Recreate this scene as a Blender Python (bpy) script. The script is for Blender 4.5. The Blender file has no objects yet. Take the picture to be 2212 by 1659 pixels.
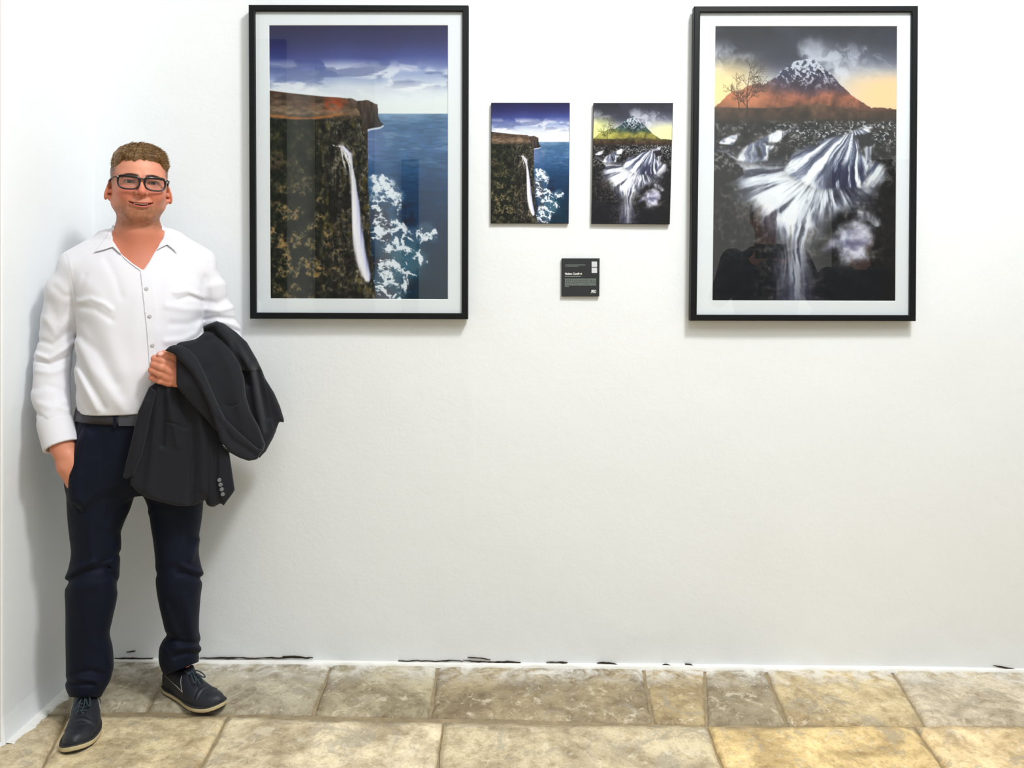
import bpy, bmesh, math, random
import numpy as np
from mathutils import Vector, Matrix

# ------------------------------------------------------------------ camera, world, lights, exposure
F_PX, D_WALL, CAM_Z, PX0, PY0 = 1662.0, 2.743, 1.378, 1106.0, 600.0
scene = bpy.context.scene
COL = scene.collection
cam_d = bpy.data.cameras.new('camera'); cam_d.sensor_width = 36.0
cam_d.lens = 36.0 * F_PX / 2212.0
cam_d.shift_y = -(829.5 - PY0) / 2212.0
cam_d.clip_start = 0.05; cam_d.clip_end = 60
cam = bpy.data.objects.new('camera', cam_d); COL.objects.link(cam)
cam.location = (0, 0, CAM_Z); cam.rotation_euler = (math.pi / 2, 0, 0)
scene.camera = cam

world = bpy.data.worlds.new('world'); scene.world = world; world.use_nodes = True
world.node_tree.nodes['Background'].inputs[0].default_value = (0.95, 0.98, 1.0, 1)
world.node_tree.nodes['Background'].inputs[1].default_value = 0.55

def area_light(name, loc, target, size, energy, color=(1, 1, 1), size_y=None):
    l = bpy.data.lights.new(name, 'AREA'); l.energy = energy; l.color = color
    l.shape = 'RECTANGLE'; l.size = size; l.size_y = size_y or size
    o = bpy.data.objects.new(name, l); COL.objects.link(o); o.location = loc
    o.rotation_euler = (Vector(target) - Vector(loc)).to_track_quat('-Z', 'Y').to_euler()
    return o
area_light('key_light', (1.25, 0.70, 4.3), (0.0, 2.74, 1.1), 0.45, 116, (1.0, 0.995, 0.985))
area_light('ceiling_light', (1.2, -0.3, 4.45), (1.0, 0.4, 0.0), 3.6, 152, (0.945, 0.977, 1.0), 3.0)

vs = scene.view_settings
vs.view_transform = 'Standard'; vs.look = 'None'; vs.gamma = 1.0; vs.use_curve_mapping = False
vs.exposure = -0.15
scene.cycles.max_bounces = 8; scene.cycles.diffuse_bounces = 5; scene.cycles.glossy_bounces = 4
scene.cycles.transparent_max_bounces = 12
scene.cycles.use_denoising = True
scene.cycles.sample_clamp_indirect = 6.0

# ------------------------------------------------------------------ helpers
def lin(c):
    c = np.asarray(c, dtype=np.float64) / 255.0
    return np.where(c <= 0.04045, c / 12.92, ((c + 0.055) / 1.055) ** 2.4)
def lin4(r, g, b): return tuple(float(x) for x in lin((r, g, b))) + (1.0,)

BAKE = None      # when set: rotation applied to vertices of the figure's pieces
def mesh_obj(name, verts, faces, mat=None, parent=None, smooth=False, cols=None, label=None):
    me = bpy.data.meshes.new(name)
    verts = np.asarray(verts, dtype=np.float64)
    if BAKE is not None: verts = verts@BAKE.T
    verts = verts.astype(np.float32)
    if isinstance(faces, np.ndarray) and faces.ndim == 2:
        n, k = faces.shape
        me.vertices.add(len(verts)); me.vertices.foreach_set('co', verts.ravel())
        me.loops.add(n * k); me.loops.foreach_set('vertex_index', faces.astype(np.int32).ravel())
        me.polygons.add(n); me.polygons.foreach_set('loop_start', np.arange(0, n * k, k, dtype=np.int32))
        try: me.polygons.foreach_set('loop_total', np.full(n, k, dtype=np.int32))
        except Exception: pass
        me.update(calc_edges=True); me.validate()
    else:
        me.from_pydata([tuple(map(float, v)) for v in verts], [], [tuple(int(i) for i in f) for f in faces]); me.update()
    if cols is not None:
        a = me.color_attributes.new('Col', 'FLOAT_COLOR', 'POINT')
        c4 = np.ones((len(verts), 4), dtype=np.float32); c4[:, :3] = cols
        a.data.foreach_set('color', c4.ravel())
    if mat: me.materials.append(mat)
    if smooth and len(me.polygons): me.polygons.foreach_set('use_smooth', np.ones(len(me.polygons), dtype=bool))
    o = bpy.data.objects.new(name, me); COL.objects.link(o)
    if parent is not None: o.parent = parent
    if label: o['label'] = label
    return o

def empty(name, loc=(0, 0, 0), rz=0.0, parent=None):
    o = bpy.data.objects.new(name, None); COL.objects.link(o); o.location = loc; o.rotation_euler = (0, 0, rz)
    o.empty_display_size = 0.1
    if parent is not None: o.parent = parent
    return o
def tag(o, label=None, cat=None, group=None, kind=None):
    if label: o['label'] = label
    if cat: o['category'] = cat
    if group: o['group'] = group
    if kind: o['kind'] = kind
    return o

class MB:
    def __init__(s): s.v = []; s.f = []
    def add(s, v, f):
        n = len(s.v); s.v += [tuple(map(float, x)) for x in v]; s.f += [tuple(int(i) + n for i in g) for g in f]
    def box(s, x0, x1, y0, y1, z0, z1):
        s.add([(x0,y0,z0),(x1,y0,z0),(x1,y1,z0),(x0,y1,z0),(x0,y0,z1),(x1,y0,z1),(x1,y1,z1),(x0,y1,z1)],
              [(0,3,2,1),(4,5,6,7),(0,1,5,4),(1,2,6,5),(2,3,7,6),(3,0,4,7)])
    def tube(s, pts, r, n=8, closed=False, taper=None, flat=1.0):
        pts = [Vector(p) for p in pts]; m = len(pts); rings = []; up = None
        for i, p in enumerate(pts):
            a = pts[(i - 1) % m] if (closed or i > 0) else p
            b = pts[(i + 1) % m] if (closed or i < m - 1) else p
            t = (b - a); t = t.normalized() if t.length > 1e-9 else Vector((0, 0, 1))
            if up is None:
                up = Vector((0, 0, 1)) if abs(t.z) < 0.9 else Vector((0, 1, 0))
            x = up - t * up.dot(t)
            x = x.normalized() if x.length > 1e-6 else t.orthogonal().normalized()
            up = x; y = t.cross(x)
            rr = r * (taper[i] if taper else 1.0)
            rings.append([p + x * (math.cos(2*math.pi*k/n) * rr * flat) + y * (math.sin(2*math.pi*k/n) * rr) for k in range(n)])
        v = [q for R in rings for q in R]; f = []
        for i in range(m if closed else m - 1):
            j = (i + 1) % m
            for k in range(n):
                l = (k + 1) % n
                f.append((i*n+k, i*n+l, j*n+l, j*n+k))
        if not closed:
            f.append(tuple(range(n))[::-1]); f.append(tuple((m-1)*n+k for k in range(n)))
        s.add(v, f)
    def build(s, name, mat, parent=None, smooth=False, label=None):
        return mesh_obj(name, np.array(s.v), s.f, mat, parent, smooth, label=label)

def smooth_curve(pts, n=6, closed=False):
    P = [Vector(p) for p in pts]; out = []; m = len(P)
    for i in range(m if closed else m - 1):
        p0 = P[(i-1) % m] if (closed or i > 0) else P[0]*2 - P[1]
        p1 = P[i]; p2 = P[(i+1) % m]
        p3 = P[(i+2) % m] if (closed or i < m - 2) else P[-1]*2 - P[-2]
        for k in range(n):
            t = k / n
            out.append(0.5*((2*p1) + (p2-p0)*t + (2*p0-5*p1+4*p2-p3)*t*t + (3*p1-p0-3*p2+p3)*t*t*t))
    if not closed: out.append(P[-1])
    return out

# ---- value noise
def _hash(ix, iy, iz, seed):
    h = (ix.astype(np.int64)*374761393 + iy.astype(np.int64)*668265263 + iz.astype(np.int64)*2147483647 + seed*974634777) & 0xffffffff
    h = ((h ^ (h >> 13)) * 1274126177) & 0xffffffff
    return ((h ^ (h >> 16)) & 0xffff) / 65535.0
def vnoise(x, y, z=None, seed=0):
    if z is None: z = np.zeros_like(x)
    xi, yi, zi = np.floor(x), np.floor(y), np.floor(z)
    fx, fy, fz = x-xi, y-yi, z-zi
    fx = fx*fx*(3-2*fx); fy = fy*fy*(3-2*fy); fz = fz*fz*(3-2*fz)
    def h(a, b, c): return _hash(xi+a, yi+b, zi+c, seed)
    def pl(c): return (h(0,0,c)*(1-fx)+h(1,0,c)*fx)*(1-fy) + (h(0,1,c)*(1-fx)+h(1,1,c)*fx)*fy
    if not np.any(z): return pl(0)
    return pl(0)*(1-fz) + pl(1)*fz
def fbm(x, y, z=None, seed=0, o=4):
    s = 0; a = 0.5; t = 0
    for i in range(o):
        s = s + a*vnoise(x*2**i, y*2**i, None if z is None else z*2**i, seed+i*7); t += a; a *= 0.5
    return s/t

# ---- materials
def new_mat(name):
    m = bpy.data.materials.new(name); m.use_nodes = True
    return m, m.node_tree.nodes, m.node_tree.links, m.node_tree.nodes['Principled BSDF']
def simple_mat(name, rgb, rough=0.6, metal=0.0, spec=0.5, bump=0.0, bscale=300.0, vary=0.0, sheen=0.0, vcol=False, sss=0.0):
    m, N, L, P = new_mat(name)
    P.inputs['Base Color'].default_value = lin4(*rgb) if not vcol else (1, 1, 1, 1)
    P.inputs['Roughness'].default_value = rough; P.inputs['Metallic'].default_value = metal
    P.inputs['Specular IOR Level'].default_value = spec
    if sheen: P.inputs['Sheen Weight'].default_value = sheen; P.inputs['Sheen Roughness'].default_value = 0.4
    if sss:
        P.inputs['Subsurface Weight'].default_value = sss; P.inputs['Subsurface Radius'].default_value = (1.0, 0.35, 0.2)
        P.inputs['Subsurface Scale'].default_value = 0.006
    tc = N.new('ShaderNodeTexCoord'); src = None
    if vcol:
        a = N.new('ShaderNodeAttribute'); a.attribute_name = 'Col'; src = a.outputs['Color']
    if vary:
        n = N.new('ShaderNodeTexNoise'); n.inputs['Scale'].default_value = bscale*0.35; n.inputs['Detail'].default_value = 4
        L.new(tc.outputs['Object'], n.inputs['Vector'])
        mr = N.new('ShaderNodeMapRange'); mr.inputs[3].default_value = 1-vary; mr.inputs[4].default_value = 1+vary
        L.new(n.outputs['Fac'], mr.inputs[0])
        vm = N.new('ShaderNodeVectorMath'); vm.operation = 'SCALE'
        if src: L.new(src, vm.inputs[0])
        else: vm.inputs[0].default_value = lin4(*rgb)[:3]
        L.new(mr.outputs[0], vm.inputs['Scale']); src = vm.outputs[0]
    if src: L.new(src, P.inputs['Base Color'])
    if bump:
        n = N.new('ShaderNodeTexNoise'); n.inputs['Scale'].default_value = bscale; n.inputs['Detail'].default_value = 3
        L.new(tc.outputs['Object'], n.inputs['Vector'])
        b = N.new('ShaderNodeBump'); b.inputs['Strength'].default_value = bump; b.inputs['Distance'].default_value = 0.001
        L.new(n.outputs['Fac'], b.inputs['Height']); L.new(b.outputs['Normal'], P.inputs['Normal'])
    return m

# ---- implicit surfaces: every function takes an (N,3) array and returns distances
def V(*a): return np.array(a, dtype=np.float64)
def smin(a, b, k):
    h = np.clip(0.5+0.5*(b-a)/k, 0, 1); return b*(1-h)+a*h-k*h*(1-h)
def smax(a, b, k): return -smin(-a, -b, k)
def rcone(p, a, b, r1, r2):
    a = np.asarray(a, float); b = np.asarray(b, float); ab = b-a; q = p-a
    t = np.clip((q@ab)/max(ab@ab, 1e-12), 0, 1)
    return np.linalg.norm(q - t[:, None]*ab, axis=1) - (r1 + (r2-r1)*t)
def chain(p, pts, rs, k=0.0):
    d = None
    for i in range(len(pts)-1):
        e = rcone(p, pts[i], pts[i+1], rs[i], rs[i+1])
        d = e if d is None else (smin(d, e, k) if k > 0 else np.minimum(d, e))
    return d
def ellip(p, c, r, rot=None):
    q = p-np.asarray(c, float)
    if rot is not None: q = q@rot
    r = np.asarray(r, float)
    k0 = np.linalg.norm(q/r, axis=1); k1 = np.linalg.norm(q/(r*r), axis=1)
    return k0*(k0-1)/np.maximum(k1, 1e-9)
def rotm(ax, deg):
    return np.array(Matrix.Rotation(math.radians(deg), 3, ax))
def _cubic(x, xp, fp):
    # monotone-ish smooth interpolation (catmull-rom on irregular knots)
    xp = np.asarray(xp, float); fp = np.asarray(fp, float)
    m = np.gradient(fp, xp); i = np.clip(np.searchsorted(xp, x)-1, 0, len(xp)-2)
    h = xp[i+1]-xp[i]; t = np.clip((x-xp[i])/h, 0, 1); t2 = t*t; t3 = t2*t
    return (2*t3-3*t2+1)*fp[i] + (t3-2*t2+t)*h*m[i] + (-2*t3+3*t2)*fp[i+1] + (t3-t2)*h*m[i+1]
def prof(p, tab, e=2.2, axis=2, cap=True, capr=0.0):
    # tab rows: (along, c1, c2, half1, half2), sorted by 'along'
    T = np.array(sorted(tab)); o = [i for i in (0, 1, 2) if i != axis]; z = p[:, axis]
    c1, c2, a, b = (_cubic(z, T[:, 0], T[:, j]) for j in (1, 2, 3, 4))
    x = np.abs(p[:, o[0]]-c1)/a; y = np.abs(p[:, o[1]]-c2)/b
    n = (x**e+y**e)**(1/e); g = np.sqrt((x**(e-1)/a)**2+(y**(e-1)/b)**2)/np.maximum(n, 1e-6)**(e-1)
    d = (n-1)/np.maximum(g, 1e-3)
    d = np.where(n < 0.3, (n-1)*np.minimum(a, b), d)
    if cap: d = smax(d, np.maximum(T[0, 0]-z, z-T[-1, 0]), capr) if capr > 0 else np.maximum(d, np.maximum(T[0, 0]-z, z-T[-1, 0]))
    return d
def poly_sd(px, py, poly):
    # signed distance in 2D, negative inside
    poly = np.asarray(poly, float); d = np.full(px.shape, 1e18); s = np.ones(px.shape)
    for i in range(len(poly)):
        a = poly[i]; b = poly[i-1]; ex, ey = b-a; wx, wy = px-a[0], py-a[1]
        t = np.clip((wx*ex+wy*ey)/max(ex*ex+ey*ey, 1e-12), 0, 1)
        d = np.minimum(d, (wx-ex*t)**2+(wy-ey*t)**2)
        c1 = py >= a[1]; c2 = py < b[1]; c3 = ex*wy > ey*wx
        f = (c1 & c2 & c3) | (~c1 & ~c2 & ~c3); s = np.where(f, -s, s)
    return s*np.sqrt(d)
def line_d(px, py, pts):
    d = np.full(px.shape, 1e18)
    for i in range(len(pts)-1):
        a = pts[i]; b = pts[i+1]; ex, ey = b[0]-a[0], b[1]-a[1]
        t = np.clip(((px-a[0])*ex+(py-a[1])*ey)/max(ex*ex+ey*ey, 1e-12), 0, 1)
        d = np.minimum(d, np.hypot(px-a[0]-ex*t, py-a[1]-ey*t))
    return d

def iso_mesh(f, xs, ys, zs, B=8):
    """sparse surface nets on a rectilinear grid -> verts, quads"""
    nx, ny, nz = len(xs), len(ys), len(zs)
    F = np.empty((nx, ny, nz), dtype=np.float32)
    bx, by, bz = [list(range(0, n, B)) for n in (nx, ny, nz)]
    def mid(a, st): return np.array([(a[i]+a[min(i+B, len(a)-1)])/2 for i in st]), np.array([(a[min(i+B, len(a)-1)]-a[i])/2 for i in st])
    (cx, hx), (cy, hy), (cz, hz) = mid(xs, bx), mid(ys, by), mid(zs, bz)
    G = np.stack(np.meshgrid(cx, cy, cz, indexing='ij'), -1).reshape(-1, 3)
    H = np.stack(np.meshgrid(hx, hy, hz, indexing='ij'), -1).reshape(-1, 3)
    dc = f(G).reshape(len(bx), len(by), len(bz)); R = np.linalg.norm(H, axis=1).reshape(dc.shape)
    act = np.abs(dc) < R*1.7+0.006
    big = np.repeat(np.repeat(np.repeat(dc, B, 0), B, 1), B, 2)[:nx, :ny, :nz]
    F[:] = big
    idx = np.argwhere(act)
    ofs = np.stack(np.meshgrid(np.arange(B), np.arange(B), np.arange(B), indexing='ij'), -1).reshape(-1, 3)
    for s in range(0, len(idx), 400):
        I = (idx[s:s+400, None, :]*B + ofs[None]).reshape(-1, 3)
        ok = (I[:, 0] < nx) & (I[:, 1] < ny) & (I[:, 2] < nz); I = I[ok]
        F[I[:, 0], I[:, 1], I[:, 2]] = f(np.stack([xs[I[:, 0]], ys[I[:, 1]], zs[I[:, 2]]], 1))
    S = F < 0
    S[0] = S[-1] = False; S[:, 0] = S[:, -1] = False; S[:, :, 0] = S[:, :, -1] = False
    F = np.where(S, F, np.maximum(F, 1e-6))
    c = S[:-1, :-1, :-1].astype(np.int8)
    for a, b, d in [(1,0,0),(0,1,0),(1,1,0),(0,0,1),(1,0,1),(0,1,1),(1,1,1)]:
        c = c + S[a:nx-1+a, b:ny-1+b, d:nz-1+d]
    mixed = (c > 0) & (c < 8)
    C = np.argwhere(mixed); ids = np.full(mixed.shape, -1, dtype=np.int32)
    ids[C[:, 0], C[:, 1], C[:, 2]] = np.arange(len(C))
    acc = np.zeros((len(C), 3)); cnt = np.zeros(len(C))
    cor = [(0,0,0),(1,0,0),(0,1,0),(1,1,0),(0,0,1),(1,0,1),(0,1,1),(1,1,1)]
    for i in range(8):
        for j in range(i+1, 8):
            df = [abs(cor[i][k]-cor[j][k]) for k in range(3)]
            if sum(df) != 1: continue
            A = C+np.array(cor[i]); Bq = C+np.array(cor[j])
            fa = F[A[:, 0], A[:, 1], A[:, 2]].astype(float); fb = F[Bq[:, 0], Bq[:, 1], Bq[:, 2]].astype(float)
            m = (fa < 0) != (fb < 0); t = np.where(m, fa/np.where(m, fa-fb, 1), 0)[:, None]
            pa = np.stack([xs[A[:, 0]], ys[A[:, 1]], zs[A[:, 2]]], 1); pb = np.stack([xs[Bq[:, 0]], ys[Bq[:, 1]], zs[Bq[:, 2]]], 1)
            acc += np.where(m[:, None], pa+(pb-pa)*t, 0); cnt += m
    verts = acc/cnt[:, None]; quads = []
    for ax in range(3):
        sl0 = [slice(1, -1)]*3; sl1 = [slice(1, -1)]*3
        sl0[ax] = slice(0, -1); sl1[ax] = slice(1, None)
        s0 = S[tuple(sl0)]; s1 = S[tuple(sl1)]; E = np.argwhere(s0 != s1)
        if not len(E): continue
        o = np.ones(3, int); o[ax] = 0; flip = s0[E[:, 0], E[:, 1], E[:, 2]]; E = E+o
        u, v = (ax+1) % 3, (ax+2) % 3; q = []
        for du, dv in ((1, 1), (0, 1), (0, 0), (1, 0)):
            K = E.copy(); K[:, u] -= du; K[:, v] -= dv; q.append(ids[K[:, 0], K[:, 1], K[:, 2]])
        q = np.stack(q, 1); q[~flip] = q[~flip][:, ::-1]; quads.append(q)
    Q = np.concatenate(quads); Q = Q[(Q >= 0).all(1)]
    return verts, Q
def axis(a, b, h): return np.linspace(a, b, int(round((b-a)/h))+1)
def march(f, p0, dirv, n=50, maxt=1.2):
    p0 = np.asarray(p0, float); t = np.zeros(len(p0)); dirv = np.asarray(dirv, float)
    for i in range(n):
        t = t+np.clip(f(p0+t[:, None]*dirv)*0.8, -0.02, 0.1)
    return p0+np.minimum(t, maxt)[:, None]*dirv
# ------------------------------------------------------------------ the room
FLOOR_TILT = -0.0108
def fz(x): return FLOOR_TILT*x
def wall_pt(px, py, y=D_WALL): return ((px-PX0)*y/F_PX, y, CAM_Z-(py-PY0)*y/F_PX)
def floor_pt(px, py):
    dx, dz = (px-PX0)/F_PX, -(py-PY0)/F_PX
    t = CAM_Z/(FLOOR_TILT*dx-dz)          # CAM_Z + dz t = FLOOR_TILT*dx*t
    return (dx*t, t)

def plaster(name, base=(236, 240, 243), ridge=True):
    m, N, L, P = new_mat(name)
    P.inputs['Roughness'].default_value = 0.75; P.inputs['Specular IOR Level'].default_value = 0.25
    tc = N.new('ShaderNodeTexCoord')
    n1 = N.new('ShaderNodeTexNoise'); n1.inputs['Scale'].default_value = 1.3; n1.inputs['Detail'].default_value = 5
    n2 = N.new('ShaderNodeTexNoise'); n2.inputs['Scale'].default_value = 9; n2.inputs['Detail'].default_value = 6; n2.inputs['Roughness'].default_value = 0.65
    n3 = N.new('ShaderNodeTexNoise'); n3.inputs['Scale'].default_value = 90; n3.inputs['Detail'].default_value = 3
    for n in (n1, n2, n3): L.new(tc.outputs['Object'], n.inputs['Vector'])
    cr = N.new('ShaderNodeValToRGB'); e = cr.color_ramp.elements
    e[0].position = 0.3; e[0].color = lin4(*[c-3 for c in base]); e[1].position = 0.7; e[1].color = lin4(*base)
    L.new(n1.outputs['Fac'], cr.inputs[0]); L.new(cr.outputs[0], P.inputs['Base Color'])
    a = N.new('ShaderNodeMath'); a.operation = 'MULTIPLY_ADD'; a.inputs[1].default_value = 0.12
    L.new(n3.outputs['Fac'], a.inputs[0]); L.new(n2.outputs['Fac'], a.inputs[2])
    b = N.new('ShaderNodeBump'); b.inputs['Strength'].default_value = 0.35; b.inputs['Distance'].default_value = 0.006
    L.new(a.outputs[0], b.inputs['Height']); L.new(b.outputs[0], P.inputs['Normal'])
    return m
M_WALL = plaster('white_plaster')
M_CEIL = plaster('ceiling_paint', (232, 232, 230))
M_DARKWOOD = simple_mat('dark_wood', (52, 44, 38), 0.45, bump=0.2, bscale=40)
M_CRACK = simple_mat('crack_dirt', (58, 50, 42), 0.95, spec=0.1)
M_LIME = simple_mat('lime_paint', (240, 240, 236), 0.8, bump=0.5, bscale=120)

random.seed(5); rng = np.random.RandomState(3)
XW = -1.490; YF = 2.243           # left return: its face and its front end
TOP = 4.6

def grid_wall(name, x0, x1, z0, z1, y, nx, nz, amp=0.0022):
    xs, zs = np.linspace(x0, x1, nx), np.linspace(z0, z1, nz)
    X, Z = np.meshgrid(xs, zs, indexing='ij')
    d = (fbm(X*1.7, Z*1.7, seed=11, o=3)-0.5)*2*amp*2
    low = np.clip(1-(Z-0.0)/0.35, 0, 1)
    d += low*(fbm(X*9, Z*9, seed=4, o=3)-0.5)*0.006
    # faint vertical trowel ridge below the left frame
    rx = wall_pt(1012, 0)[0]; d -= np.exp(-((X-rx-0.01*np.sin(Z*9))/0.006)**2)*0.0011*np.clip((1.25-Z)/0.2, 0, 1)*np.clip((Z-0.35)/0.3, 0, 1)
    Y = y+np.clip(d, -0.004, 0.006)+0.002
    v = np.stack([X, Y, Z], -1).reshape(-1, 3); i = np.arange(nx-1)[:, None]*nz+np.arange(nz-1)[None]
    q = np.stack([i, i+nz, i+nz+1, i+1], -1).reshape(-1, 4)
    vb = [(x0, y+.15, z0), (x1, y+.15, z0), (x1, y+.15, z1), (x0, y+.15, z1)]
    n = len(v); v = np.concatenate([v, vb]); c = [0, (nx-1)*nz, nx*nz-1, nz-1]
    q = np.concatenate([q, [[n, n+3, n+2, n+1], [c[0], n, n+1, c[1]], [c[1], n+1, n+2, c[2]], [c[2], n+2, n+3, c[3]], [c[3], n+3, n, c[0]]]])
    return mesh_obj(name, v, q, M_WALL, smooth=False)
w = grid_wall('wall_back', XW-0.02, 5.2, -0.12, TOP, D_WALL, 420, 240); tag(w, kind='structure')
w.data.polygons.foreach_set('use_smooth', np.ones(len(w.data.polygons), dtype=bool)); w.data.polygons[len(w.data.polygons)-1].use_smooth = False

# left return: a mesh with soft arris and a small splay at its foot
mb = MB(); prof_pts = []
r = 0.012
for k in range(7):
    a = math.pi/2*k/6; prof_pts.append((XW-r+r*math.cos(a), YF+r-r*math.sin(a)))
outline = [(XW, D_WALL+0.02)]+prof_pts+[(-4.2, YF), (-4.2, D_WALL+0.02)]
def splay(x, y, z):
    s = 0.020*max(0, 1-max(z, 0)/0.10)**1.5
    return (x+(s if y > YF+r*0.9 and x > -4 else (s*0.8 if x > -2 else 0)), y-(s if y < YF+r*1.1 else 0), z)
zl = [-0.12, 0.0, 0.03, 0.06, 0.09, 0.12, 0.5, 1.2, 2.2, 3.4, TOP]
n = len(outline); vv = [splay(x, y, z) for z in zl for x, y in outline]; ff = []
for i in range(len(zl)-1):
    for k in range(n):
        l = (k+1) % n; ff.append((i*n+k, (i+1)*n+k, (i+1)*n+l, i*n+l))
ff.append(tuple(range(n))); ff.append(tuple((len(zl)-1)*n+k for k in range(n))[::-1])
wl = tag(mesh_obj('wall_left', vv, ff, M_WALL), kind='structure')
M_WALL_SHADE = plaster('shaded_plaster', (206, 203, 198)); wl.data.materials.append(M_WALL_SHADE)  # front side of the return: its weaker light put into a greyer plaster colour
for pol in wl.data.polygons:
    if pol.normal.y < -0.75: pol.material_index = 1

def struct_box(name, *b, mat=M_WALL):
    m = MB(); m.box(*b); return tag(m.build(name, mat), kind='structure')
struct_box('wall_right', 5.2, 5.35, -3.15, D_WALL+.15, -0.12, TOP)
struct_box('wall_front', -4.35, 5.35, -3.15, -3.0, -0.12, TOP)
struct_box('wall_far', -4.35, -4.2, -3.0, D_WALL+.15, -0.12, TOP)
struct_box('ceiling', -4.35, 5.35, -3.15, D_WALL+.15, TOP, TOP+0.12, mat=M_CEIL)

# dark tall doors and a framed work on the wall opposite: they show as reflections in the glass
def door(name, x0, x1, z1):
    t = empty(name, ((x0+x1)/2, -3.0, 0)); tag(t, kind='structure'); xc = (x0+x1)/2
    m = MB(); w2 = (x1-x0)/2
    m.box(-w2, -w2+.07, 0, .06, .03, z1); m.box(w2-.07, w2, 0, .06, .03, z1); m.box(-w2+.07, w2-.07, 0, .06, z1-.07, z1)
    m.build('door_frame', M_DARKWOOD, t)
    m = MB(); m.box(-w2+.07, w2-.07, .005, .035, .03, z1-.07); m.build('door_leaf', M_DARKWOOD, t)
    for k in range(4):
        m = MB(); h = (z1-.3)/4; m.box(-w2+.16, w2-.16, .033, .05, .12+k*h, .12+(k+1)*h-.1); m.build('panel', M_DARKWOOD, t)
door('door_1', -3.45, -2.46, 3.9)
door('door_2', -2.14, -1.50, 3.6)
door('door_3', -1.20, -1.02, 2.6)
door('door_4', 3.5, 4.4, 2.6)

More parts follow.
